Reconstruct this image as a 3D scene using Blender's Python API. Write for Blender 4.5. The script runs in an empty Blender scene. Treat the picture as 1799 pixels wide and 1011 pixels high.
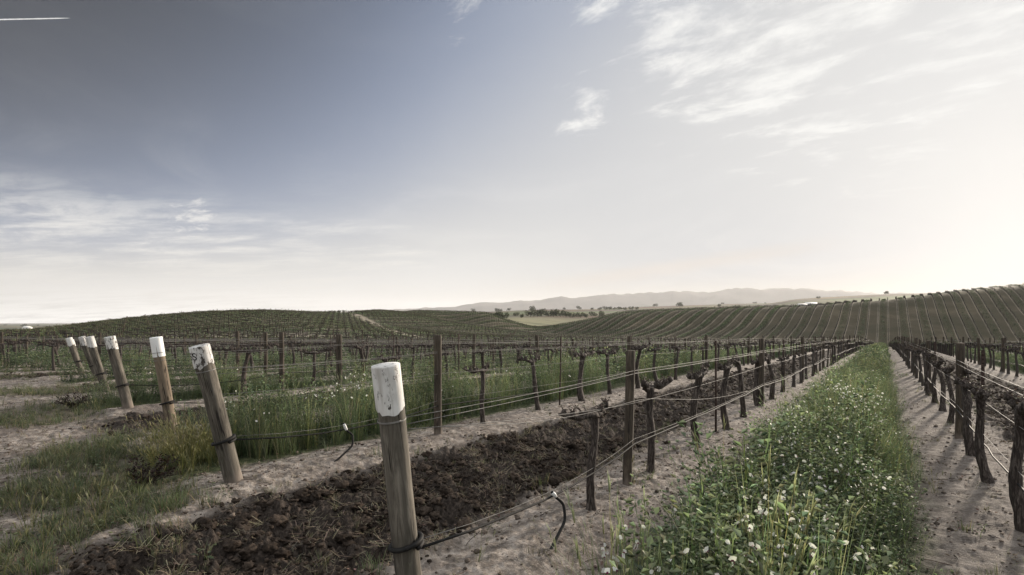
import bpy, bmesh, math, random
import numpy as np
from mathutils import Vector, Matrix

random.seed(11)
rng = np.random.default_rng(11)
scene = bpy.context.scene
COL = scene.collection
rad = math.radians

# ------------------------------------------------------------------ survey of the place
FX, CX, HY = 900.0, 899.5, 568.0
TT = (1555.0 - CX) / FX
TH = math.atan(TT)
ST, CT = math.sin(TH), math.cos(TH)
CAMZ = 1.75
S = 3.26                      # row spacing
XA = -2.28                    # the row of the nearest end post
SUN_AZ, SUN_EL = rad(10.5), rad(10.5)   # azimuth clockwise from +Y (the row direction)
SUNV = Vector((math.sin(SUN_AZ) * math.cos(SUN_EL), math.cos(SUN_AZ) * math.cos(SUN_EL), math.sin(SUN_EL)))


def ground_xy(px, Z):
    u = (px - CX) / FX
    return (u * Z * CT - Z * ST, u * Z * ST + Z * CT)


def view_of(X, Y):
    xc = X * CT + Y * ST
    Z = -X * ST + Y * CT
    return xc, Z


def smooth(a, b, x):
    t = np.clip((x - a) / (b - a), 0.0, 1.0)
    return t * t * (3 - 2 * t)


# ------------------------------------------------------------------ noise
def _hash(ix, iy, seed):
    h = (ix.astype(np.int64) * 374761393 + iy.astype(np.int64) * 668265263 + seed * 974711) & 0xFFFFFFFF
    h = ((h ^ (h >> 13)) * 1274126177) & 0xFFFFFFFF
    return ((h ^ (h >> 16)) & 0xFFFF) / 65535.0


def gnoise(x, y, seed=0):
    x = np.asarray(x, float); y = np.asarray(y, float)
    xi = np.floor(x); yi = np.floor(y)
    xf = x - xi; yf = y - yi
    u = xf * xf * xf * (xf * (xf * 6 - 15) + 10); v = yf * yf * yf * (yf * (yf * 6 - 15) + 10)

    def g(dx, dy):
        a = _hash(xi + dx, yi + dy, seed) * 6.2831853
        return np.cos(a) * (xf - dx) + np.sin(a) * (yf - dy)
    a = g(0, 0) + u * (g(1, 0) - g(0, 0))
    b = g(0, 1) + u * (g(1, 1) - g(0, 1))
    return (a + v * (b - a)) * 1.5


def fbm(x, y, octv=4, seed=0, gain=0.5):
    s = 0; a = 1.0; f = 1.0
    for i in range(octv):
        s = s + a * gnoise(x * f, y * f, seed + i * 17)
        a *= gain; f *= 2.03
    return s


# ------------------------------------------------------------------ terrain
def pchip(x, y, xq):
    h = np.diff(x); d = np.diff(y) / h
    m = np.zeros_like(y)
    m[0] = d[0]; m[-1] = d[-1]
    ok = d[:-1] * d[1:] > 0
    w1 = 2 * h[1:] + h[:-1]; w2 = h[1:] + 2 * h[:-1]
    with np.errstate(divide='ignore', invalid='ignore'):
        hm = (w1 + w2) / (w1 / d[:-1] + w2 / d[1:])
    m[1:-1] = np.where(ok, hm, 0.0)
    i = np.clip(np.searchsorted(x, xq) - 1, 0, len(x) - 2)
    t = (xq - x[i]) / h[i]
    return ((1 + 2 * t) * (1 - t) ** 2 * y[i] + t * (1 - t) ** 2 * h[i] * m[i]
            + t * t * (3 - 2 * t) * y[i + 1] + t * t * (t - 1) * h[i] * m[i + 1])


def near_drop(X, Y):
    Yc = np.clip(Y, -20, 260)
    Zc = -X * ST + Y * CT
    dip = 0.62 * smooth(13, 38, Zc) * (1 - 0.8 * smooth(66, 95, Zc)) * smooth(-3, -12, X)
    return 1.72 + 0.012 * Yc + 9e-5 * np.maximum(Yc, 0) ** 2 + dip + 0.10 * smooth(-5.2, -2.6, X) * (1 - smooth(40, 120, Zc))


KZ = np.array([90., 130., 165., 200., 240., 300., 400., 600., 1000., 1600., 3000., 6000., 14000.])
F = float('nan')
TAB = {
    -900: [F, F, 606, 608, 606, 602, 595, 589, 582, 578, 573, 570.5, 569],
    -400: [F, 600, 603, 606, 604, 600, 594, 588, 582, 578, 573, 570.5, 569],
    0:    [F, 591, 596, 602, 602, 598, 592, 587, 582.5, 579, 574, 570.5, 569],
    100:  [F, 580, 588, 598, 600, 597, 592, 587, 582, 578, 573.5, 570.5, 568.5],
    200:  [583, 568.5, 576, 590, 597, 597, 592, 586, 581, 577, 573, 570, 568],
    300:  [580, 558.5, 562, 580, 593, 596, 592, 585, 580, 576, 572, 569.5, 568],
    400:  [580, 552.5, 555, 570, 585, 592, 590, 584, 578, 574, 571, 569, 568],
    470:  [580, 551.5, 553.5, 566, 580, 590, 588, 582, 576, 572, 570, 568, 567],
    550:  [582, 556, 554, 562, 576, 586, 586, 580, 574, 569, 567, 566, 566],
    610:  [586, 565, 551.5, 556, 570, 580, 584, 577, 571, 565, 562, 564, 566],
    660:  [590, 572, 553, 549.5, 560, 574, 581, 575, 568, 562, 559, 562, 565],
    740:  [594, 583, 561, 556, 549, 557, 570, 572, 565, 557, 554, 560, 564],
    800:  [597, 589, 571, 573, 550, 557, 565, 570, 561, 553, 551, 558, 562],
    850:  [598, 593, 578, 581, 551.5, 558, 561, 566, 556, 551, 549, 555, 560],
    900:  [599, 595, 585, 587, 567.5, 572, 561, 558, 552, 548, 547, 553, 558],
    945:  [599, 597, 590, 591, 577.5, 577, 567, 558, 551, 546.5, 546, 552, 557],
    1000: [600, 599, 596, 590, 570, 575, 572, 560, 550, 545.5, 545, 550, 555],
    1050: [601, 601, 599, 587, 560.5, 570, 568, 560, 550, 545, 544, 548, 554],
    1100: [602, 603, 601, 582, 550, 560, 565, 559, 550, 545, 541, 546, 552],
    1200: [604, 605, 605, 580, 545, 552, 560, 556, 549, 541, 538, 544, 550],
    1300: [606, 607, 608, 579, 541.5, 548, 555, 552, 546, 537, 535, 541, 548],
    1400: [607, 608, 609, 577, 539, 545, 550, 543, 526, 530, 535, 540, 548],
    1500: [F, F, 610, 573, 531.5, 535, 541, 537, 520, 525, 532, 540, 548],
    1555: [F, F, 611, 570, 528, 531, 536, 530, 517, 523, 530, 540, 548],
    1600: [F, F, 611, 566, 523, 526, 532, 526, 516, 521, 528, 538, 548],
    1700: [F, F, 611, 558, 512, 512, 520, 519, 514, 519, 528, 538, 548],
    1799: [F, F, 610, 550, 503, 500, 508, 510, 510, 516, 528, 538, 548],
    2100: [F, F, 604, 530, 474, 468, 470, 480, 500, 516, 528, 538, 548],
    2700: [F, F, 600, 510, 440, 430, 440, 460, 490, 516, 528, 538, 548],
}
PXK = np.array(sorted(TAB))
_GP = np.arange(-900, 2701, 4.0)
_GL = np.linspace(math.log(KZ[0]), math.log(KZ[-1]), 360)


def _build_table():
    cols = []
    for px in PXK:
        ys = np.array(TAB[px], float)
        z = np.empty(len(KZ))
        for j, Z in enumerate(KZ):
            if math.isnan(ys[j]):
                X, Y = ground_xy(px, Z)
                z[j] = -float(near_drop(X, Y))
            else:
                z[j] = (HY - ys[j]) * Z / FX
        cols.append(pchip(np.log(KZ), z, _GL))
    cols = np.array(cols)                       # px knots x Z samples
    out = np.empty((len(_GP), len(_GL)))
    for j in range(len(_GL)):
        out[:, j] = pchip(PXK.astype(float), cols[:, j], _GP)
    return out


_GRID = _build_table()


def base_height(X, Y):
    X = np.asarray(X, float); Y = np.asarray(Y, float)
    xc, Z = view_of(X, Y)
    phi = np.arctan2(xc, Z)
    r = np.hypot(xc, Z)
    lim = rad(63.0)
    pc = np.clip(phi, -lim, lim)
    Ze = np.maximum(r * np.cos(pc), 1e-3)
    px = CX + FX * np.tan(pc)
    a = np.clip((px - _GP[0]) / 4.0, 0, len(_GP) - 1.001)
    b = np.clip((np.log(Ze) - _GL[0]) / (_GL[1] - _GL[0]), 0, len(_GL) - 1.001)
    i = a.astype(int); j = b.astype(int); fa = a - i; fb = b - j
    zt = ((_GRID[i, j] * (1 - fb) + _GRID[i, j + 1] * fb) * (1 - fa)
          + (_GRID[i + 1, j] * (1 - fb) + _GRID[i + 1, j + 1] * fb) * fa)
    zn = -near_drop(X, Y)
    w = smooth(58, 95, Ze)
    z = zn * (1 - w) + zt * w
    # gentle unevenness of far land
    far = smooth(350, 900, Ze)
    z = z + far * fbm(X / 260., Y / 260., 3, 5) * np.clip(Ze, 0, 2500) * 0.0013
    return CAMZ + z


def row_coords(X):
    s = (np.asarray(X, float) - XA) / S
    k = np.floor(s)
    f = s - k
    dr = np.minimum(f, 1 - f) * S
    return k, dr


def start_y(X):
    X = np.asarray(X, float)
    left = 1.55 - 0.165 * (X - XA)
    left = np.where(X < -21, left - 0.55 * (-21 - X), left)
    left = left - 0.85 * smooth(-5.4, -4.9, X) * (1 - smooth(-3.0, -2.5, X))
    return np.where(X < XA, left, left - 9.0 * smooth(0.15, 0.9, X - XA))


ROAD = [ground_xy(p, z) for p, z in ((-50, 74), (150, 74), (400, 76), (600, 80), (735, 92))]
ROAD2 = [ground_xy(p, z) for p, z in ((740, 88), (690, 112), (650, 137), (612, 163), (600, 185))]


def dist_poly(X, Y, pts):
    d = np.full(np.shape(X), 1e9)
    for (x0, y0), (x1, y1) in zip(pts[:-1], pts[1:]):
        dx, dy = x1 - x0, y1 - y0
        t = np.clip(((X - x0) * dx + (Y - y0) * dy) / (dx * dx + dy * dy), 0, 1)
        d = np.minimum(d, np.hypot(X - x0 - t * dx, Y - y0 - t * dy))
    return d


def masks(X, Y):
    """field (planted), road, far grassland brightness"""
    xc, Z = view_of(X, Y)
    r = np.hypot(xc, Z)
    px = CX + FX * np.clip(xc / np.maximum(Z, 1e-3), -4, 4)
    f = smooth(-0.35, 0.35, Y - start_y(X) + 0.35 * gnoise(X * 1.3, Y * 1.3, 3))
    zmax = np.where(px < 960, 285, 330)
    f = f * (1 - smooth(zmax, zmax + 12, np.where(Z > 1, r * 0.9, r)))
    road = np.maximum(1 - smooth(0.9, 1.9, dist_poly(X, Y, ROAD)), 1 - smooth(1.1, 2.2, dist_poly(X, Y, ROAD2)))
    f = f * (1 - road)
    return f, road


# headland grass patches (x, y, radius across, radius along)
PATCH = []
for (px, py, wx, wy) in ((250, 800, 1.25, 0.75), (140, 870, 0.85, 0.45), (240, 905, 0.75, 0.32), (330, 790, 0.7, 0.5), (60, 985, 0.5, 0.3),
                         (160, 960, 0.7, 0.25), (330, 1000, 0.35, 0.12), (60, 735, 1.6, 0.7), (150, 715, 1.3, 0.55), (100, 690, 1.8, 0.7),
                         (20, 660, 3.0, 1.0), (120, 660, 1.6, 0.6), (40, 880, 0.5, 0.25), (630, 1000, 0.3, 0.1),
                         (380, 815, 0.35, 0.5)):
    Zp = 1.78 * FX / (py - HY)
    x_, y_ = ground_xy(px, Zp)
    PATCH.append((x_, y_, wx, wy))


def head_grass(X, Y):
    g = np.zeros(np.shape(X))
    for (x_, y_, wx, wy) in PATCH:
        dx, dy = X - x_, Y - y_
        a = dx * CT + dy * ST; b = -dx * ST + dy * CT
        g = np.maximum(g, 1 - smooth(0.55, 1.25, np.hypot(a / wx, b / (wy * 1.5))))
    return np.clip(g + 0.35 * gnoise(X * 2.1, Y * 2.1, 8) * (g > 0.02), 0, 1)


def height(X, Y):
    X = np.asarray(X, float); Y = np.asarray(Y, float)
    z = base_height(X, Y)
    r = np.hypot(X, Y)
    near = 1 - smooth(60, 110, r)
    k, dr = row_coords(X)
    f, road = masks(X, Y)
    odd = np.mod(k, 2) == 1
    berm = 0.10 * np.exp(-(dr / 0.62) ** 2)
    till = np.where(odd, smooth(0.50, 0.86, dr + 0.20 * gnoise(X * 1.7, Y * 1.7, 21)), 0.0) * f
    n1 = gnoise(X * 3.3, Y * 3.3, 31); n2 = gnoise(X * 8.5, Y * 8.5, 32); n3 = gnoise(X * 21, Y * 21, 33)
    lump = 0.09 * n1 + 0.085 * np.abs(n2) + 0.035 * n3
    z = z + near * (f * berm + till * (lump + 0.01) + (1 - till) * (0.010 * n1 + 0.011 * n2 + 0.008 * n3)
                    + (1 - f) * 0.03 * gnoise(X * 0.8, Y * 0.8, 40))
    return z


def hz(x, y):
    return float(height(np.array([x]), np.array([y]))[0])


# ------------------------------------------------------------------ mesh building
def mesh_from(name, V, Fq, mat=None, smooth_=False, col=None):
    V = np.asarray(V, np.float32); Fq = np.asarray(Fq, np.int32)
    me = bpy.data.meshes.new(name)
    n, k = Fq.shape
    me.vertices.add(len(V)); me.vertices.foreach_set('co', V.ravel())
    me.loops.add(n * k); me.loops.foreach_set('vertex_index', Fq.ravel())
    me.polygons.add(n)
    me.polygons.foreach_set('loop_start', np.arange(0, n * k, k, dtype=np.int32))
    me.polygons.foreach_set('loop_total', np.full(n, k, np.int32))
    me.update(calc_edges=True)
    if smooth_:
        me.polygons.foreach_set('use_smooth', np.ones(n, bool))
    if col is not None:
        at = me.attributes.new('tint', 'FLOAT_COLOR', 'POINT')
        c = np.ones((len(V), 4), np.float32); c[:, :3] = col
        at.data.foreach_set('color', c.ravel())
    if mat: me.materials.append(mat)
    me.validate()
    return me


def obj(name, me, parent=None, loc=None, rot=None):
    o = bpy.data.objects.new(name, me); COL.objects.link(o)
    if parent is not None: o.parent = parent
    if loc is not None: o.location = loc
    if rot is not None: o.rotation_euler = rot
    return o


def tag(o, label=None, cat=None, group=None, kind=None):
    if label: o['label'] = label
    if cat: o['category'] = cat
    if group: o['group'] = group
    if kind: o['kind'] = kind
    return o


def thing(name, label, cat, loc=(0, 0, 0), group=None, rot=None):
    return tag(obj(name, None, None, loc, rot), label, cat, group)


class Geo:
    """collects quads"""
    def __init__(self): self.v = []; self.f = []; self.c = []; self.n = 0

    def add(self, V, Fq, C=(1, 1, 1)):
        V = np.asarray(V, float)
        self.v.append(V); self.f.append(np.asarray(Fq, int) + self.n)
        self.c.append(np.broadcast_to(np.asarray(C, float), (len(V), 3)))
        self.n += len(V)

    def arr(self):
        return np.concatenate(self.v), np.concatenate(self.f), np.concatenate(self.c)

    def mesh(self, name, mat, smooth_=False, color=False):
        V, Fq, C = self.arr()
        return mesh_from(name, V, Fq, mat, smooth_, C if color else None)


def tube(geo, pts, rads, sides=8, C=(1, 1, 1), cap=True, bark=None):
    """swept ring along pts; bark(ang, s) multiplies the radius"""
    P = np.asarray(pts, float); n = len(P)
    rads = np.broadcast_to(np.asarray(rads, float), (n,))
    T = np.gradient(P, axis=0); T /= np.linalg.norm(T, axis=1)[:, None] + 1e-12
    up = np.array([0, 0, 1.0]) if abs(T[0][2]) < 0.9 else np.array([1.0, 0, 0])
    a = np.arange(sides) * 2 * math.pi / sides
    V = np.empty((n, sides, 3))
    N = np.cross(T[0], up); N /= np.linalg.norm(N)
    for i in range(n):
        N = N - T[i] * np.dot(N, T[i]); N /= np.linalg.norm(N)
        B = np.cross(T[i], N)
        rr = rads[i] * (bark(a, i / max(n - 1, 1)) if bark else 1.0)
        V[i] = P[i] + (np.cos(a) * rr)[:, None] * N + (np.sin(a) * rr)[:, None] * B
    i = np.arange(n - 1)[:, None] * sides; j = np.arange(sides)[None]
    j2 = (j + 1) % sides
    Fq = np.stack([i + j, i + j2, i + sides + j2, i + sides + j], -1).reshape(-1, 4)
    V = V.reshape(-1, 3)
    if cap:
        Fc = []
        for base, flip in ((0, True), ((n - 1) * sides, False)):
            idx = len(V); V = np.vstack([V, P[0 if flip else -1][None]])
            for q in range(0, sides, 2):
                t = [idx, base + q, base + (q + 1) % sides, base + (q + 2) % sides]
                Fc.append(t[::-1] if flip else t)
        Fq = np.vstack([Fq, np.array(Fc)])
    geo.add(V, Fq, C)


def scatter(templates, which, pos, rz, sc, tint, tilt=None):
    """merged copies of templates (V,F,C): arrays for one mesh"""
    Vs, Fs, Cs = [], [], []; n = 0
    for t, (V, Fq, C) in enumerate(templates):
        m = np.nonzero(which == t)[0]
        if len(m) == 0: continue
        c, s = np.cos(rz[m]), np.sin(rz[m])
        x = V[None, :, 0] * c[:, None] - V[None, :, 1] * s[:, None]
        y = V[None, :, 0] * s[:, None] + V[None, :, 1] * c[:, None]
        z = np.broadcast_to(V[None, :, 2], x.shape)
        if tilt is not None:
            x = x + z * tilt[m, 0][:, None]; y = y + z * tilt[m, 1][:, None]
        sm = sc[m]
        if sm.ndim == 1: sm = np.stack([sm, sm], 1)
        W = np.stack([x * sm[:, 0:1] + pos[m, 0:1], y * sm[:, 0:1] + pos[m, 1:2], z * sm[:, 1:2] + pos[m, 2:3]], -1)
        nv = len(V)
        Vs.append(W.reshape(-1, 3))
        Fs.append((Fq[None] + (np.arange(len(m)) * nv)[:, None, None]).reshape(-1, Fq.shape[1]) + n)
        Cs.append((C[None] * tint[m][:, None, :]).reshape(-1, 3))
        n += nv * len(m)
    return np.concatenate(Vs), np.concatenate(Fs), np.concatenate(Cs)


# ------------------------------------------------------------------ materials
class N:
    """small node helper"""
    def __init__(self, tree): self.t = tree; self.nodes = tree.nodes; self.links = tree.links

    def new(self, typ, **kw):
        n = self.nodes.new(typ)
        for a, b in kw.items(): setattr(n, a, b)
        return n

    def put(self, sock, v):
        if isinstance(v, bpy.types.NodeSocket): self.links.new(v, sock)
        elif isinstance(v, bpy.types.Node): self.links.new(v.outputs[0], sock)
        elif v is not None:
            if hasattr(sock.default_value, '__len__') and hasattr(v, '__len__') and len(sock.default_value) == 4 and len(v) == 3:
                v = (*v, 1)
            sock.default_value = v

    def math(self, op, a, b=None, c=None, clamp=False):
        n = self.new('ShaderNodeMath', operation=op, use_clamp=clamp)
        self.put(n.inputs[0], a)
        if b is not None: self.put(n.inputs[1], b)
        if c is not None: self.put(n.inputs[2], c)
        return n.outputs[0]

    def vmath(self, op, a, b=None, out=0, scale=None):
        n = self.new('ShaderNodeVectorMath', operation=op)
        self.put(n.inputs[0], a)
        if b is not None: self.put(n.inputs[1], b)
        if scale is not None: self.put(n.inputs['Scale'], scale)
        return n.outputs[out]

    def ss(self, v, a, b, lo=0., hi=1.):
        n = self.new('ShaderNodeMapRange', interpolation_type='SMOOTHSTEP')
        for s, x in zip(n.inputs, (v, a, b, lo, hi)): self.put(s, x)
        return n.outputs[0]

    def noise(self, vec, scale, detail=4, rough=0.55, dist=0., out=0):
        n = self.new('ShaderNodeTexNoise')
        if vec is not None: self.put(n.inputs['Vector'], vec)
        n.inputs['Scale'].default_value = scale; n.inputs['Detail'].default_value = detail
        n.inputs['Roughness'].default_value = rough; n.inputs['Distortion'].default_value = dist
        return n.outputs[out]

    def mix(self, f, a, b, mode='MIX'):
        n = self.new('ShaderNodeMix', data_type='RGBA', blend_type=mode)
        self.put(n.inputs[0], f); self.put(n.inputs[6], a); self.put(n.inputs[7], b)
        return n.outputs[2]

    def ramp(self, f, stops):
        n = self.new('ShaderNodeValToRGB')
        self.put(n.inputs[0], f)
        e = n.color_ramp.elements
        while len(e) < len(stops): e.new(0.5)
        for el, (p, c) in zip(e, stops): el.position = p; el.color = (*c, 1)
        return n.outputs[0]

    def mapping(self, vec, scale=(1, 1, 1), loc=(0, 0, 0)):
        n = self.new('ShaderNodeMapping')
        self.put(n.inputs[0], vec); n.inputs['Scale'].default_value = scale; self.put(n.inputs['Location'], loc)
        return n.outputs[0]

    def new_rot(self, vec, ang):
        n = self.new('ShaderNodeVectorRotate', rotation_type='Z_AXIS')
        self.put(n.inputs['Vector'], vec); n.inputs['Angle'].default_value = -ang
        return n.outputs[0]

    def bump(self, h, strength=0.5, dist=0.02):
        n = self.new('ShaderNodeBump')
        n.inputs['Strength'].default_value = strength; n.inputs['Distance'].default_value = dist
        self.put(n.inputs['Height'], h)
        return n.outputs[0]


def material(name):
    m = bpy.data.materials.new(name); m.use_nodes = True
    t = m.node_tree
    for n in list(t.nodes): t.nodes.remove(n)
    h = N(t)
    h.out = h.new('ShaderNodeOutputMaterial')
    h.p = h.new('ShaderNodeBsdfPrincipled')
    h.links.new(h.p.outputs[0], h.out.inputs[0])
    h.p.inputs['Specular IOR Level'].default_value = 0.25
    return m, h


def setp(h, **kw):
    for k, v in kw.items(): h.put(h.p.inputs[k.replace('_', ' ')], v)


def coords(h, kind='Object'):
    return h.new('ShaderNodeTexCoord').outputs[kind]


def randloc(h):
    """shifts a pattern from copy to copy"""
    r = h.new('ShaderNodeObjectInfo').outputs['Random']
    c = h.new('ShaderNodeCombineXYZ')
    h.put(c.inputs[0], h.math('MULTIPLY', r, 37.0)); h.put(c.inputs[1], h.math('MULTIPLY', r, 91.0)); h.put(c.inputs[2], h.math('MULTIPLY', r, 13.0))
    return c.outputs[0]


def mat_wood(name, dark, mid, light):
    m, h = material(name)
    v = h.vmath('ADD', coords(h), randloc(h))
    grain = h.noise(h.mapping(v, (30, 30, 3.2)), 1.0, 8, 0.68, 0.7)
    blot = h.noise(h.mapping(v, (7, 7, 2.2)), 1.0, 4, 0.6)
    crack = h.noise(h.mapping(v, (17, 17, 0.55)), 1.0, 3, 0.5, 0.15)
    ck = h.ss(h.math('ABSOLUTE', h.math('SUBTRACT', crack, 0.5)), 0.004, 0.017)
    ck = h.math('MAXIMUM', ck, h.ss(blot, 0.50, 0.42))
    knot = h.new('ShaderNodeTexVoronoi'); h.put(knot.inputs['Vector'], h.mapping(v, (9, 9, 3.4))); knot.inputs['Scale'].default_value = 1.0
    kn = h.ss(knot.outputs['Distance'], 0.17, 0.07)
    oz = h.new('ShaderNodeSeparateXYZ'); h.put(oz.inputs[0], coords(h))
    splash = h.ss(h.math('ADD', oz.outputs[2], h.math('MULTIPLY', h.math('SUBTRACT', blot, .5), .35)), 0.16, 0.02, 0, 0.55)
    c = h.ramp(grain, [(0.25, dark), (0.5, mid), (0.72, light)])
    c = h.mix(h.ss(blot, 0.45, 0.7, 0, 0.55), c, dark)
    green = h.noise(h.mapping(v, (11, 11, 3.5)), 1.0, 5, 0.65)
    c = h.mix(h.ss(green, 0.58, 0.72, 0, 0.45), c, (light[0] * .8, light[1] * .9, light[2] * .75))
    c = h.mix(h.math('MULTIPLY', kn, .75), c, tuple(q * .45 for q in dark))
    c = h.mix(ck, (0.02, 0.017, 0.014), c)
    c = h.mix(splash, c, (0.23, 0.19, 0.16))
    setp(h, Base_Color=c, Roughness=0.85, Normal=h.bump(h.math('ADD', grain, h.math('MULTIPLY', ck, 0.6)), 0.35, 0.004))
    return m


def mat_paint(name, wear):
    m, h = material(name)
    v = h.vmath('ADD', coords(h), randloc(h))
    grain = h.noise(h.mapping(v, (45, 45, 2.2)), 1.0, 4, 0.6, 0.2)
    chip = h.noise(h.mapping(v, (30, 30, 13)), 1.0, 8, 0.74)
    crk = h.noise(h.mapping(v, (75, 75, 1.6)), 1.0, 4, 0.55, 0.3)
    grime = h.noise(h.mapping(v, (9, 9, 5)), 1.0, 5, 0.6)
    drip = h.noise(h.mapping(v, (32, 32, 2.5)), 1.0, 4, 0.6)
    base = h.mix(h.ss(grime, 0.4, 0.72, 0, 0.6), (0.66, 0.655, 0.635), (0.40, 0.385, 0.36))
    base = h.mix(h.ss(drip, 0.46, 0.68, 0, 0.7), base, (0.36, 0.34, 0.31))
    k = h.math('MULTIPLY', h.ss(chip, 0.61 - wear, 0.68 - wear), 1.0)
    k = h.math('MAXIMUM', k, h.math('SUBTRACT', 1.0, h.ss(crk, 0.25 + wear * .6, 0.30 + wear * .6)))
    c = h.mix(k, base, (0.06, 0.052, 0.045))
    setp(h, Base_Color=c, Roughness=0.6, Normal=h.bump(h.math('SUBTRACT', grain, k), 0.5, 0.004))
    return m


def mat_plain(name, color, rough=0.6, metal=0.0, spec=0.3, bump=0.0, scale=60, var=0.35):
    m, h = material(name)
    n = h.noise(coords(h), scale, 4, 0.6)
    c = h.mix(h.ss(n, 0.3, 0.7), tuple(x * (1 - var) for x in color), tuple(min(1, x * (1 + var * .6)) for x in color))
    setp(h, Base_Color=c, Roughness=rough, Metallic=metal, Specular_IOR_Level=spec)
    if bump: setp(h, Normal=h.bump(n, bump, 0.004))
    return m


def mat_bark():
    m, h = material('bark')
    v = h.vmath('ADD', coords(h), randloc(h))
    g = h.noise(h.mapping(v, (60, 60, 9)), 1.0, 5, 0.65, 0.8)
    g2 = h.noise(h.mapping(v, (14, 14, 6)), 1.0, 4, 0.6)
    c = h.ramp(g, [(0.3, (0.012, 0.0095, 0.008)), (0.5, (0.046, 0.037, 0.032)), (0.70, (0.165, 0.14, 0.122))])
    c = h.mix(h.ss(g2, 0.5, 0.7, 0, 0.5), c, (0.03, 0.022, 0.018))
    setp(h, Base_Color=c, Roughness=0.9, Normal=h.bump(g, 0.9, 0.012))
    return m


def mat_leaf(name, trans=0.35, rough=0.55, boost=1.0):
    m, h = material(name)
    a = h.new('ShaderNodeAttribute', attribute_name='tint').outputs['Color']
    setp(h, Base_Color=a, Roughness=rough, Specular_IOR_Level=0.3)
    if trans:
        tr = h.new('ShaderNodeBsdfTranslucent')
        h.put(tr.inputs[0], h.mix(1.0, a, (1.2, 1.3, 1.05), 'MULTIPLY'))
        mx = h.new('ShaderNodeMixShader'); mx.inputs[0].default_value = trans
        h.links.new(h.p.outputs[0], mx.inputs[1]); h.links.new(tr.outputs[0], mx.inputs[2])
        h.links.new(mx.outputs[0], h.out.inputs[0])
    return m


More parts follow.
